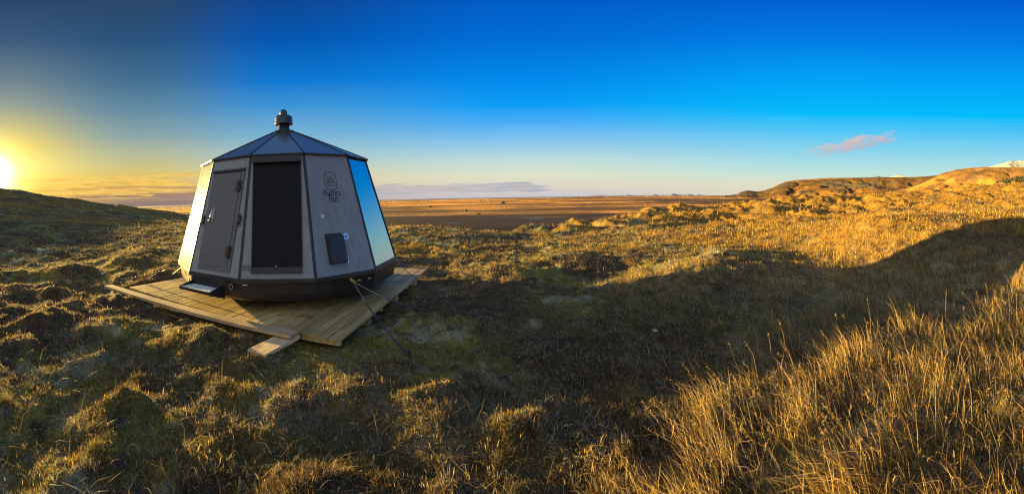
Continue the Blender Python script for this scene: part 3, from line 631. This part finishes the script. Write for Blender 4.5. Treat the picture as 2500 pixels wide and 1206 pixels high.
# door ---------------------------------------------------------
b = MB()
for s0, s1, t0, t1 in ((-.325, -.272, .055, 1.585), (.265, .325, .055, 1.585), (-.272, .265, .055, .118), (-.272, .265, 1.525, 1.585)): plate(b, 1, s0, s1, t0, t1, -.01, .016)
frame = b.build('door_frame', door_m, hut)
b = MB(); plate(b, 1, -.266, .259, .124, 1.519, -.01, .022); door = b.build('door', door_m, hut, bevel=0.003)
b = MB(); plate(b, 1, -.33, .32, 1.537, 1.562, .016, .045); b.build('drip_rail', dark_m, frame, bevel=0.003)
for t in (1.30, 0.34):
    b = MB(); plate(b, 1, .205, .298, t - .072, t + .072, .022, .036); b.tube([P(1, .262, t - .085, .043), P(1, .262, t + .085, .043)], .015, 8)
    for q in (-.04, .0, .04): b.tube([P(1, .225, t + q, .03), P(1, .225, t + q, .043)], .008, 6)
    b.build('hinge', bronze_m, door)
b = MB(); plate(b, 1, -.195, -.150, .76, .965, .022, .030); hd = b.build('handle_plate', galv_m, door, bevel=.003)
b = MB(); b.tube([P(1, -.172, .80, .03), P(1, -.172, .80, .075), P(1, -.168, .83, .08), P(1, -.158, .955, .078)], .010, 8); b.tube([P(1, -.215, .785, .03), P(1, -.215, .785, .055)], .018, 10); b.build('handle', chrome_m, door, smooth_=True)
for s, t in ((.362, .80), (-.372, .79)):
    b = MB(); plate(b, 1, s - .016, s + .016, t - .06, t + .06, .0, .02); b.tube([P(1, s, t + .09, .012), P(1, s + .004, t + .02, .05), P(1, s, t - .03, .052), P(1, s - .012, t - .10, .015)], .010, 7); b.build('hold_open_hook', bronze_m, hut)
# blind --------------------------------------------------------
b = MB(); plate(b, 2, -.338, .338, .15, 1.62, .004, .012); blind = b.build('roller_blind', blind_m, hut)
b = MB(); plate(b, 2, -.345, .345, 1.62, 1.715, .002, .075); b.build('blind_cassette', dark_m, blind, bevel=.008)
b = MB(); plate(b, 2, -.345, .337, .072, .15, .004, .05); b.build('bottom_bar', dark_m, blind, bevel=.006)
for s in (-.345, .333):
    b = MB(); plate(b, 2, s, s + .012, .15, 1.62, .001, .022); b.build('guide_rail', dark_m, blind)
b = MB(); plate(b, 2, -.02, .0, .158, .165, .050, .053); b.build('bar_glint', white_p, blind)  # white plate put in as the glint on the bottom bar
b = MB(); plate(b, 2, -.478, -.352, .112, .182, .001, .008); b.build('vent_strip', door_m, hut)
# logo panel ---------------------------------------------------
def ribbon(b, k, pts, w, d=0.003, closed=False):
    n = len(pts)
    for i in range(n if closed else n - 1):
        p = np.array(pts[i]); q = np.array(pts[(i + 1) % n]); t = (q - p) / (np.linalg.norm(q - p) + 1e-9); nn = np.array([-t[1], t[0]]) * w / 2; p = p - t * w * .25; q = q + t * w * .25
        b.quad(P(k, *(p - nn), d), P(k, *(q - nn), d), P(k, *(q + nn), d), P(k, *(p + nn), d))
b = MB(); cx_, cy_ = -.006, 1.349
oval = [(cx_ + math.copysign(abs(math.cos(t)) ** .72, math.cos(t)) * .104, cy_ + math.copysign(abs(math.sin(t)) ** .72, math.sin(t)) * .139) for t in np.linspace(0, 2 * math.pi, 40, endpoint=False)]
ribbon(b, 3, oval, .011, closed=True)
ribbon(b, 3, [(cx_ - .045, cy_ + .062), (cx_ - .025, cy_ + .078), (cx_ - .008, cy_ + .068), (cx_ + .012, cy_ + .062), (cx_ + .03, cy_ + .078), (cx_ + .048, cy_ + .07)], .009)
dome = [(cx_ - .072, cy_ - .045), (cx_ - .066, cy_ - .005), (cx_ - .04, cy_ + .028), (cx_, cy_ + .042), (cx_ + .04, cy_ + .028), (cx_ + .066, cy_ - .005), (cx_ + .072, cy_ - .045)]
ribbon(b, 3, dome, .010); ribbon(b, 3, [(cx_ - .072, cy_ - .045), (cx_ - .045, cy_ - .066), (cx_, cy_ - .074), (cx_ + .045, cy_ - .066), (cx_ + .072, cy_ - .045)], .010)
ribbon(b, 3, [(cx_ - .062, cy_ - .012), (cx_ + .062, cy_ - .012)], .008)
for q in (-.026, .0, .026): ribbon(b, 3, [(cx_ + q, cy_ + .03), (cx_ + q * 1.5, cy_ - .045)], .008)
b.build('emblem', brown_m, panels[3])
def serif_word(b, k, word, x, y, h):
    U = lambda pts: [(x + px * h, y + py * h) for px, py in pts]
    def st(pts, w): ribbon(b, k, U(pts), w * h)
    def sf(px, py, l=.22): st([(px - l / 2, py), (px + l / 2, py)], .06)
    for ch in word:
        if ch == 'A': st([(.06, .02), (.34, .98)], .07); st([(.34, 1.0), (.64, .02)], .15); st([(.16, .34), (.52, .34)], .06); sf(.06, .02); sf(.64, .02, .28); adv = .74
        elif ch == 'H': st([(.13, .02), (.13, .98)], .15); st([(.60, .02), (.60, .98)], .15); st([(.13, .5), (.6, .5)], .07); [sf(px, py, .30) for px in (.13, .60) for py in (.02, .98)]; adv = .80
        elif ch == 'u': st([(.11, .64), (.11, .2), (.16, .06), (.27, .03), (.40, .14)], .12); st([(.43, .66), (.43, .02)], .13); sf(.07, .65, .16); sf(.39, .65, .16); sf(.48, .02, .16); adv = .60
        elif ch == 'r': st([(.14, .66), (.14, .02)], .13); st([(.16, .46), (.26, .62), (.38, .60)], .11); sf(.14, .02, .28); sf(.09, .65, .14); adv = .45
        elif ch == 'o': st([(.28 + .22 * math.cos(t), .33 + .30 * math.sin(t)) for t in np.linspace(0, 2 * math.pi, 17)], .11); adv = .60
        elif ch == 'a': st([(.08, .54), (.17, .65), (.30, .62), (.34, .5), (.34, .06), (.44, .03)], .11); st([(.34, .40), (.16, .33), (.08, .2), (.13, .05), (.24, .05), (.34, .18)], .10); adv = .52
        elif ch == 't': st([(.17, .90), (.17, .14), (.23, .03), (.36, .07)], .12); st([(.03, .64), (.36, .64)], .07); adv = .42
        x += adv * h
b = MB(); serif_word(b, 3, 'Aurora', -.162, 1.130, .090); serif_word(b, 3, 'Hut', -.086, 1.034, .090); b.build('lettering', text_m, panels[3])
b = MB(); b.hexa([P(3, -.262, .148, .001), P(3, .004, .148, .001), P(3, .004, .578, .001), P(3, -.262, .578, .001), P(3, -.252, .152, .085), P(3, -.004, .152, .085), P(3, -.004, .515, .085), P(3, -.252, .515, .085)])
b.build('meter_box', varied('box metal', (0.022, 0.021, 0.028), 0.45, amt=.2), hut, bevel=.006)
def disc(b, k, s, t, r0, r1, d, n=24):
    for i in range(n):
        a0, a1 = 2 * math.pi * i / n, 2 * math.pi * (i + 1) / n; f = lambda r, a: P(k, s + r * math.cos(a), t + r * math.sin(a), d)
        b.quad(f(r0, a0), f(r1, a0), f(r1, a1), f(r0, a1))
b = MB(); disc(b, 3, .085, .517, 0.0005, .050, .003); stk = b.build('sticker', blue_p, panels[3])
b = MB(); disc(b, 3, .085, .517, .040, .0445, .0045); ribbon(b, 3, [(.066, .511), (.085, .522), (.104, .524)], .008, .0046); b.build('sticker_ring', white_p, stk)
b = MB(); b.poly([P(3, .064, .512, .005), P(3, .088, .505, .005), P(3, .108, .526, .005), P(3, .084, .528, .005)]); b.build('sticker_mark', text_m, stk)
b = MB(); disc(b, 3, -.244, .829, .017, .026, .004); disc(b, 3, -.244, .829, .0005, .009, .004); b.build('sensor', white_p, panels[3])
for t in (.205, .158):
    b = MB(); b.tube([P(3, .028 + .017 * math.cos(q), t + .022 * math.sin(q), .02) for q in np.linspace(-1.9, 1.9, 9)], .006, 6); b.build('clip', chrome_m, hut, smooth_=True)
# lettering of the left panel ---------------------------------
def sans(word, k, s0, t0, h, width, m, par):
    cu = bpy.data.curves.new('letters', 'FONT'); cu.body = word; cu.size = 1.0; cu.resolution_u = 2
    o = bpy.data.objects.new('letters', cu); COL.objects.link(o); bpy.context.view_layer.update()
    me = bpy.data.meshes.new_from_object(o.evaluated_get(bpy.context.evaluated_depsgraph_get())); bpy.data.objects.remove(o)
    xs = [v.co.x for v in me.vertices]; ys = [v.co.y for v in me.vertices]; x0, x1, y0, y1 = min(xs), max(xs), min(ys), max(ys)
    for v in me.vertices: v.co = Vector(P(k, s0 + (v.co.x - x0) / (x1 - x0) * width, t0 + (v.co.y - y0) / (y1 - y0) * h, .003))
    me.materials.append(m); n = bpy.data.objects.new('lettering', me); COL.objects.link(n); n.parent = par
sans('ADVENTURE', 0, -.30, 1.035, .072, .62, text_m, panels[0]); sans('STAY', 0, -.115, .935, .072, .27, text_m, panels[0])
b = MB()
ribbon(b, 0, [(-.02, 1.36), (-.07, 1.27), (-.075, 1.20), (-.03, 1.145), (.03, 1.145), (.08, 1.19), (.085, 1.25), (.05, 1.29), (.015, 1.25), (.005, 1.19)], .014)
b.build('emblem', text_m, panels[0])
b = MB(); [ribbon(b, 0, [(q - .025, .885), (q, .905), (q + .03, .885)], .014) for q in (-.03, .03, .09)]; b.build('emblem', brown_m, panels[0])
# hull fittings -----------------------------------------------
def HPt(k, s, z, d=0.0):
    a = TH + (k + .5) * math.pi / 6; n = np.array([math.cos(a), math.sin(a), 0]); e = np.array([-math.sin(a), math.cos(a), 0])
    r = np.interp(z, [q[1] for q in prof[1:]], [q[0] for q in prof[1:]]) * math.cos(math.pi / 12); return n * (r + d) + e * s + np.array([0, 0, z])
for k, s, z in ((1, -.348, .400), (1, -.406, .335), (1, -.345, .347), (1, -.022, .395), (1, .294, .335), (1, .219, .253), (1, -.464, .395)):
    b = MB(); b.tube([HPt(k, s, z, -.005), HPt(k, s, z, .010)], .010, 8); b.build('bolt', galv_m, hull)
for k, s, z in ((1, .343, .375), (1, -.50, .37)):
    b = MB(); b.tube([HPt(k, s + .032 * math.cos(q), z - .025 + .036 * math.sin(q), .022) for q in np.linspace(0, 2 * math.pi, 14, endpoint=False)], .008, 6, closed=True); b.tube([HPt(k, s + .02, z + .012, -.005), HPt(k, s + .02, z + .012, .03)], .010, 8); b.build('mooring_ring', galv_m, hull, smooth_=True)
b = MB(); o_ = [HPt(2, -.47, .386, .004), HPt(2, -.405, .386, .004), HPt(2, -.405, .399, .004), HPt(2, -.47, .399, .004)]; b.poly(o_); b.build('maker_plate', white_p, hull)
for s in (.217, .411):
    b = MB(); b.tube([HPt(3, s + .024 * math.cos(q), .333 + .024 * math.sin(q), .012) for q in np.linspace(.1, 3.0, 8)], .0075, 6); b.build('fitting_ring', chrome_m, hull, smooth_=True)
yellow_m = varied('worn yellow paint', (0.42, 0.24, 0.03), 0.5, amt=.4, scale=30)
SH = HPt(3, .068, .372, .055)
b = MB(); b.tube([HPt(3, .045, .40, -.01), HPt(3, .045, .40, .05), HPt(3, .06, .36, .085), HPt(3, .085, .335, .085), HPt(3, .10, .36, .05), HPt(3, .09, .395, -.01)], .015, 8); b.tube([HPt(3, .03, .385, .06), HPt(3, .12, .35, .06)], .012, 8); b.build('shackle', yellow_m, hut, smooth_=True)
# step ---------------------------------------------------------
x0, x1, y0, y1, zt = -.45, .175, -2.125, -1.86, .29
b = MB(); b.box(x0 - .012, x1 + .012, y0 - .010, y0, zt - .038, zt + .004)
for xs in (x0 - .012, x1):
    b.hexa([(xs, y0, zt - .045), (xs + .012, y0, zt - .045), (xs + .012, y1 + .03, zt - .14), (xs, y1 + .03, zt - .14), (xs, y0, zt + .006), (xs + .012, y0, zt + .006), (xs + .012, y1 + .03, zt + .07), (xs, y1 + .03, zt + .07)])
b.box(x0, x1, y1, y1 + .01, zt - .05, zt + .02)
step = b.build('step', dark_m, hut)
b = MB()
for i in range(18): xx = x0 + .004 + (x1 - x0 - .02) * i / 17; b.box(xx, xx + .012, y0 + .002, y1 - .002, zt - .014, zt - .002)
for i in range(9): yy = y0 + .004 + (y1 - y0 - .024) * i / 8; b.box(x0 + .002, x1 - .002, yy, yy + .016, zt - .012, zt)
b.box(x0 + .001, x1 - .001, y0 + .001, y1 - .001, zt - .034, zt - .026)
b.build('tread', varied('tread metal', (0.68, 0.70, 0.74), 0.5, 0.1, amt=.15, scale=30), step)

# ---------------------------------------------------------------- deck, beam, plank
deck_w = wood('weathered deck board', (0.62, 0.42, 0.155), (0.34, 0.225, 0.088))
fresh_w = wood('pale sawn timber', (0.72, 0.50, 0.27), (0.48, 0.32, 0.17))
DX0, DX1, DY0, DY1, DZ = -5.93, -1.80, 3.545, 7.69, -1.5
deck = empty('deck', ((DX0 + DX1) / 2, (DY0 + DY1) / 2, -1.66), 'square deck of greenish timber boards carrying the grey cabin', 'deck')
dz = np.array(deck.location); NB = 29; pw = (DX1 - DX0) / NB
b = MB(); b.box(-pw / 2 + .005, pw / 2 - .005, -(DY1 - DY0) / 2, (DY1 - DY0) / 2, -.028, 0)
pl0 = b.build('plank', deck_w, deck, bevel=.003)
for i in range(NB):
    o = pl0 if i == 0 else pl0.copy()
    if i: COL.objects.link(o); o.parent = deck
    o.location = (DX0 + pw * (i + .5) - dz[0] + random.uniform(-.0012, .0012), random.uniform(-.012, .006), DZ - dz[2] + random.uniform(-.0025, .0005))
    if i in (9, 13): o.location.x += .005
for yy in (3.62, 4.95, 6.28, 7.60):
    b = MB(); b.box(DX0 + .02 - dz[0], DX1 - .03 - dz[0], yy - .03 - dz[1], yy + .03 - dz[1], -1.590 - dz[2], -1.530 - dz[2]); b.build('joist', deck_w, deck)
for yy in (4.55, 5.75, 6.95):
    b = MB(); b.box(-1.98 - dz[0], -1.86 - dz[0], yy - .06 - dz[1], yy + .06 - dz[1], -1.86 - dz[2], -1.592 - dz[2]); b.build('support_block', fresh_w, deck)
def timber(name, p0, p1, w, h, m, label, cat):
    p0, p1 = np.array(p0), np.array(p1); c = (p0 + p1) / 2; L = np.linalg.norm(p1 - p0); d = p1 - p0
    b = MB(); b.box(-w / 2, w / 2, -L / 2, L / 2, -h, 0); o = b.build(name, m, bevel=.005); o.location = c
    o.rotation_euler = (math.atan2(d[2], math.hypot(d[0], d[1])), 0, math.atan2(-d[0], d[1])); return tag(o, label, cat)
timber('beam', (-6.13, 3.205, -1.452), (-2.29, 3.395, -1.450), .165, .042, fresh_w, 'long pale timber beam lying along the front edge of the deck, overhanging at its left', 'beam')
timber('board', (-2.425, 2.89, -1.522), (-2.395, 3.50, -1.507), .235, .042, fresh_w, 'short pale board on the grass with one end under the long beam', 'board')

# ---------------------------------------------------------------- chains
chain_m = varied('dark chain steel', (0.10, 0.10, 0.115), 0.45, 0.7, amt=.4, scale=40)
strap_m = varied('pale green strap', (0.42, 0.50, 0.36), 0.7, amt=.2)
def chain_stay(p0, p1, frac, label, sag=0.06):
    p0, p1 = np.array(p0), np.array(p1); e = empty('chain', p1, label, 'chain', 'chains anchoring the cabin')
    L = np.linalg.norm(p1 - p0); at_ = lambda t: p0 + (p1 - p0) * t - np.array([0, 0, sag * 4 * t * (1 - t)]) - p1
    b = MB(); b.tube([at_(t) for t in np.linspace(0, frac, 5)], .006, 8); b.build('tension_rod', galv_m, e, smooth_=True)
    b = MB(); n = int(L * (1 - frac) / .047)
    for i in range(n):
        t = frac + (1 - frac) * (i + .5) / n; c = at_(t); d = at_(min(1, t + .01)) - at_(t - .01); d /= np.linalg.norm(d)
        u = np.cross(d, [0, 0, 1.0]); u /= np.linalg.norm(u); w = np.cross(u, d); s = u if i % 2 else w
        b.tube([c + d * (.034 * math.copysign(abs(math.cos(q)) ** .7, math.cos(q))) + s * .0135 * math.sin(q) for q in np.linspace(0, 2 * math.pi, 10, endpoint=False)], .0042, 5, closed=True)
    b.build('chain_links', chain_m, e, smooth_=True)
    b = MB(); b.tube([(0, 0, .06), (.005, .004, -.25)], .016, 8); b.build('ground_anchor', chain_m, e)
def on_ground(px, py):
    d = ray(px, py); t = -1.65 / d[2]
    for _ in range(12): t = t * .5 + .5 * gz(d[0] * t, d[1] * t) / d[2]
    return d * t
HPW = lambda *a: C + HPt(*a)
up = np.array([0, 0, .03])
chain_stay(C + SH, on_ground(1000, 876) + up, .28, 'dark chain from the yellow shackle to the ground nearest the camera')
chain_stay(C + SH, on_ground(1052, 764) + up, .42, 'dark chain from the yellow shackle running to the right across the deck edge')
K5 = C + corner(5, 1.975, .40)
chain_stay(K5, on_ground(1085, 722) + up, .26, 'dark chain from the far right cabin corner over the deck edge')
chain_stay(K5, on_ground(1128, 668) + up, .48, 'dark chain from the far right cabin corner reaching farthest into the sunny grass')
K0 = C + corner(0, 1.975, .40)
chain_stay(K0 + np.array([-.02, .1, 0]), on_ground(292, 687) + up, .30, 'thin chain on the left of the cabin ending near the tip of the long beam', .03)
b = MB(); p0 = K0 + np.array([-.03, .16, -.02]); p1 = on_ground(420, 671); b.tube([p0 - p1, (0, 0, 0)], .011, 6); o = b.build('strap', strap_m); o.location = p1
tag(o, 'short pale green strap from the left cabin corner down to the grass', 'strap')

# ---------------------------------------------------------------- grass and heath
def leaf_material(name, rough=0.6, trans=0.45, spec=0.25):
    m = mat(name, (0.2, 0.15, 0.05), rough, spec=spec); g = NT(m.node_tree); b = g.n['Principled BSDF']
    t = g.add('ShaderNodeVertexColor', layer_name='tint').outputs[0]; g.l.new(t, b.inputs['Base Color'])
    tr = g.add('ShaderNodeBsdfTranslucent'); g.l.new(t, tr.inputs[0]); mx = g.add('ShaderNodeMixShader'); mx.inputs[0].default_value = trans
    g.l.new(b.outputs[0], mx.inputs[1]); g.l.new(tr.outputs[0], mx.inputs[2]); g.l.new(mx.outputs[0], g.n['Material Output'].inputs[0]); return m
def strips(name, base, d1, d2, w, side, colr, material):
    """three-level blades: base, middle (base+d1), tip (base+d2); colr (n,3)"""
    n = len(base); v = np.empty((n, 5, 3), np.float32); s_ = side * w[:, None] / 2
    v[:, 0] = base - s_; v[:, 1] = base + s_; v[:, 2] = base + d1 - s_ * .8; v[:, 3] = base + d1 + s_ * .8; v[:, 4] = base + d2
    me = bpy.data.meshes.new(name); me.vertices.add(n * 5); me.vertices.foreach_set('co', v.ravel())
    i = (np.arange(n) * 5)[:, None]; lp = np.concatenate([i + np.array([[0, 1, 3, 2]]), i + np.array([[2, 3, 4]])], 1).astype(np.int32)
    me.loops.add(n * 7); me.loops.foreach_set('vertex_index', lp.ravel())
    me.polygons.add(n * 2); ls = np.stack([np.arange(n) * 7, np.arange(n) * 7 + 4], 1).astype(np.int32); me.polygons.foreach_set('loop_start', ls.ravel())
    me.update(calc_edges=True)
    at = me.color_attributes.new('tint', 'FLOAT_COLOR', 'POINT'); cc = np.ones((n, 5, 4), np.float32); cc[:, :, :3] = colr[:, None, :]
    at.data.foreach_set('color', cc.ravel()); me.materials.append(material)
    o = bpy.data.objects.new(name, me); COL.objects.link(o); return o
def scatter(n, rmin, rmax, amin=-84, amax=84, power=1.0):
    u = rng.uniform(rmax ** -power, rmin ** -power, n); r = u ** (-1 / power); a = np.radians(rng.uniform(amin, amax, n))
    return r * np.sin(a), r * np.cos(a), r, np.degrees(a)
def keep_mask(x, y):
    nb = (x > -6.2) & (x < -1.7) & (y > 2.55) & (y < 3.3 + (x + 4.2) * .0495); thin = rng.random(len(x)) < .35
    k = deck_mask(x, y, -0.22) < 0.5
    k &= ~((x > -6.18) & (x < -2.2) & (np.abs(y - (3.30 + (x + 4.2) * .0495)) < .10))
    k &= ~((np.abs(x + 2.41) < .135) & (y > 2.86) & (y < 3.55))
    return k & ~(nb & thin)
def unit(v): return v / (np.linalg.norm(v, axis=1, keepdims=True) + 1e-9)

GRASS_N, HEATH_N = 420000, 640000
x, y, r, a = scatter(GRASS_N * 2, 1.5, 75)
st_, mo, dk = cover(x, y); clump = fbm(x, y, 0.30, 3, 91)
prob = np.clip(st_ * 1.15 * (.05 + .95 * smooth(clump, 0.42, 0.62)) * (.075 + .925 * smooth(r, 2.8, 9)) + 0.05 * smooth(r, 1, 5), 0, 1)
k = (rng.random(len(x)) < prob) & keep_mask(x, y); x, y, r, a, st_, clump = [q[k] for q in (x, y, r, a, st_, clump)]
n = len(x); z = height(x, y); tall = smooth(a, 6, 26) * (1 - smooth(r, 5, 11))
H = (0.07 + 0.07 * rng.random(n)) * (1 - tall) + tall * (0.06 + 0.23 * rng.random(n) ** 1.8) * (0.4 + 1.1 * clump)
H *= 0.45 + 0.6 * st_; H = np.where(r > 9, H + 0.07 * smooth(r, 9, 22) * (0.4 + .6 * smooth(a, 5, 25)) * (0.6 + rng.random(n)), H); H = np.where((x > -6.2) & (x < -1.6) & (y > 2.6) & (y < 3.5), np.minimum(H, .05), H); H = H + 0.30 * smooth(r, 24, 40) * (a > 14) * rng.random(n)
wd = np.maximum(0.0026 + 0.0030 * rng.random(n), r * 0.0011)
yaw = rng.uniform(0, 2 * math.pi, n)
lean = np.stack([-0.36 * tall - 0.10 + 0.30 * rng.normal(size=n), 0.06 * tall + 0.28 * rng.normal(size=n)], 1) + 0.5 * np.stack([fbm(x, y, .4, 2, 95) - .5, fbm(x, y, .4, 2, 96) - .5], 1)
up1 = np.stack([lean[:, 0] * H * .35, lean[:, 1] * H * .35, H * .55], 1); up2 = np.stack([lean[:, 0] * H * 1.1, lean[:, 1] * H * 1.1, H * (1 - .25 * (lean ** 2).sum(1).clip(0, 1.5))], 1)
side = np.stack([np.cos(yaw), np.sin(yaw), 0 * yaw], 1)
t = rng.random(n)[:, None]; tn = fbm(x, y, .7, 3, 97)[:, None]
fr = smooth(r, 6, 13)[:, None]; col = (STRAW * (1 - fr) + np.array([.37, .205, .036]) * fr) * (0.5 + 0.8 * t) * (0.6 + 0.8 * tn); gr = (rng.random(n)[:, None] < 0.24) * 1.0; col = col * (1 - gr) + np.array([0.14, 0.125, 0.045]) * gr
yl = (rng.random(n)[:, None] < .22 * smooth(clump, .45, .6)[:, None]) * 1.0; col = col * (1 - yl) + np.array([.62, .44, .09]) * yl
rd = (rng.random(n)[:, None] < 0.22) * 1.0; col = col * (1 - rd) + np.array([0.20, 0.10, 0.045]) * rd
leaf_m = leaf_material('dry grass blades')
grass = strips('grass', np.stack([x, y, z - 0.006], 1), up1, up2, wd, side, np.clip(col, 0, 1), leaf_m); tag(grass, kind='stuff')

# tussocks over the golden parts of the plain
x, y, r, a = scatter(420000, 70, 4200, -80, 80, 0.75); gcol, _ = ground_colour(x, y); k = rng.random(len(x)) < np.clip((gcol[:, 0] - .12) / .12, 0, 1)
k &= ~((r < 140) & (np.abs(a) > 30)); x, y, r, gcol = x[k], y[k], r[k], gcol[k]; n = len(x); z = height(x, y)
H = np.maximum(.35, r * .0011) * rng.uniform(.5, 1.1, n); yaw = rng.uniform(0, 6.28, n); ln = rng.normal(size=(n, 2)) * .3
o = strips('plain_grass', np.stack([x, y, z - .05], 1), np.stack([ln[:, 0] * H * .4, ln[:, 1] * H * .4, H * .6], 1), np.stack([ln[:, 0] * H, ln[:, 1] * H, H], 1), r * .0013, np.stack([np.cos(yaw), np.sin(yaw), 0 * yaw], 1),
           np.clip(gcol * rng.uniform(.5, 1.1, n)[:, None], 0, 1), leaf_m); tag(o, kind='stuff')

# long flowering stems with seed heads
x, y, r, a = scatter(1500, 1.9, 9, 8, 80); st_, _, _ = cover(x, y); k = (st_ > .75) & keep_mask(x, y); x, y, r = x[k][:220], y[k][:220], r[k][:220]; n = len(x); z = height(x, y)
H = rng.uniform(.34, .58, n); L = np.stack([-.42 + .22 * rng.normal(size=n), .20 * rng.normal(size=n)], 1)
tip = np.stack([L[:, 0] * H, L[:, 1] * H, H * .92], 1); mid = np.stack([L[:, 0] * H * .4, L[:, 1] * H * .4, H * .55], 1); yaw = rng.uniform(0, 6.28, n); side = np.stack([np.cos(yaw), np.sin(yaw), 0 * yaw], 1)
base = np.stack([x, y, z], 1); BB, M1, M2, WW, SS, CC = [base], [mid], [tip], [np.maximum(.0022, r * .0009)], [side], [STRAW[None] * rng.uniform(.9, 1.4, n)[:, None]]
for j in range(16):
    f = rng.uniform(.78, 1.0, n)[:, None]; p = base + mid + (tip - mid) * ((f - .55) / .45); dd = unit(rng.normal(size=(n, 3)) + np.array([-.5, 0, .4])) * rng.uniform(.010, .028, n)[:, None]
    BB.append(p); M1.append(dd * .5); M2.append(dd); WW.append(np.maximum(.003, r * .0009)); yaw = rng.uniform(0, 6.28, n); SS.append(np.stack([np.cos(yaw), np.sin(yaw), 0 * yaw], 1)); CC.append(np.array([[.36, .24, .09]]) * rng.uniform(.8, 1.3, n)[:, None])
o = strips('seed_grass', np.concatenate(BB), np.concatenate(M1), np.concatenate(M2), np.concatenate(WW), np.concatenate(SS), np.clip(np.concatenate(CC), 0, 1), leaf_m); tag(o, kind='stuff')

# dead stems lying in the heath
x, y, r, a = scatter(3200, 1.6, 16); st_, _, _ = cover(x, y); k = (st_ < .6) & keep_mask(x, y); x, y, r = x[k], y[k], r[k]; n = len(x); z = height(x, y)
yaw = rng.uniform(0, 6.28, n); L = rng.uniform(.06, .26, n); up_ = rng.uniform(.0, .55, n) * L; d1 = np.stack([np.cos(yaw) * L * .5, np.sin(yaw) * L * .5, up_ * .8 + .012], 1); y2 = yaw + rng.normal(size=n) * .5
d2 = d1 + np.stack([np.cos(y2) * L * .5, np.sin(y2) * L * .5, up_ * .3], 1); col = np.array([[.36, .27, .14]]) * rng.uniform(.5, 1.3, n)[:, None]
o = strips('dead_stems', np.stack([x, y, z], 1), d1, d2, np.maximum(.0022, r * .0006), np.stack([-np.sin(yaw), np.cos(yaw), 0 * yaw], 1), np.clip(col, 0, 1), leaf_m); tag(o, kind='stuff')

# heath, moss and short turf: tiny leaves pointing every way
x, y, r, a = scatter(int(HEATH_N * 1.25), 1.5, 34)
st_, mo, dk = cover(x, y); k = (rng.random(len(x)) > st_ * .5) & keep_mask(x, y); x, y, r, a, st_, mo, dk = [q[k] for q in (x, y, r, a, st_, mo, dk)]
n = len(x); z = height(x, y); dd = rng.normal(size=(n, 3)); dd[:, 2] = np.abs(dd[:, 2]) * 1.1 + .25; dd = unit(dd)
Ln = np.maximum(  .010 + .032 * rng.random(n) ** 2.5, r * .0042 * (.6 + rng.random(n))); hc = 1 + 1.1 * smooth(fbm(x, y, .26, 2, 55), .56, .70) * (.4 + rng.random(n)); Ln = Ln * hc; dd[:, 2] *= np.sqrt(hc); dd = unit(dd); wd = np.maximum(.0030 + .003 * rng.random(n), r * .0012)
hum = fbm(x, y, .18, 3, 98); z = z + (hum - .5).clip(0, 1) * .07 * rng.random(n)
yaw = rng.uniform(0, 6.28, n); side = np.stack([np.cos(yaw), np.sin(yaw), .3 * rng.normal(size=n)], 1)
gm = smooth(fbm(x, y, .5, 3, 73) + .6 * (fbm(x, y, .13, 3, 58) - .5), .5, .7)[:, None]; mo = mo[:, None]; dk = dk[:, None]; t = rng.random((n, 1))
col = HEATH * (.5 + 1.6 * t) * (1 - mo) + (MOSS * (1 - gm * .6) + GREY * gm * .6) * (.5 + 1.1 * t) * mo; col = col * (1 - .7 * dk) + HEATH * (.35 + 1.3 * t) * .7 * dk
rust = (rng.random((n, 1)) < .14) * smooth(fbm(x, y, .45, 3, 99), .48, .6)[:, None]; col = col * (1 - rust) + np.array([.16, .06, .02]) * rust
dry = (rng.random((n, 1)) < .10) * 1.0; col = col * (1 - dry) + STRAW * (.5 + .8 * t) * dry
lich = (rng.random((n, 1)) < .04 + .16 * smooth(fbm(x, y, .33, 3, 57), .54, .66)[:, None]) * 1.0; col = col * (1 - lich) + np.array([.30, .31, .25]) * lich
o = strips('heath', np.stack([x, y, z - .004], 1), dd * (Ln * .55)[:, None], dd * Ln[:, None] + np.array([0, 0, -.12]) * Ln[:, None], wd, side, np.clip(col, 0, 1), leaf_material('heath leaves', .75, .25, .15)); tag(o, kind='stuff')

# ---------------------------------------------------------------- render
vs = S.view_settings; vs.view_transform = 'Standard'; vs.look = 'None'; vs.gamma = 1.0; vs.exposure = 2.5; vs.use_curve_mapping = False
S.cycles.use_denoising = True; S.cycles.denoiser = 'OPENIMAGEDENOISE'; S.cycles.denoising_prefilter = 'ACCURATE'; S.cycles.filter_width = 1.15
S.cycles.max_bounces = 6; S.cycles.transparent_max_bounces = 8
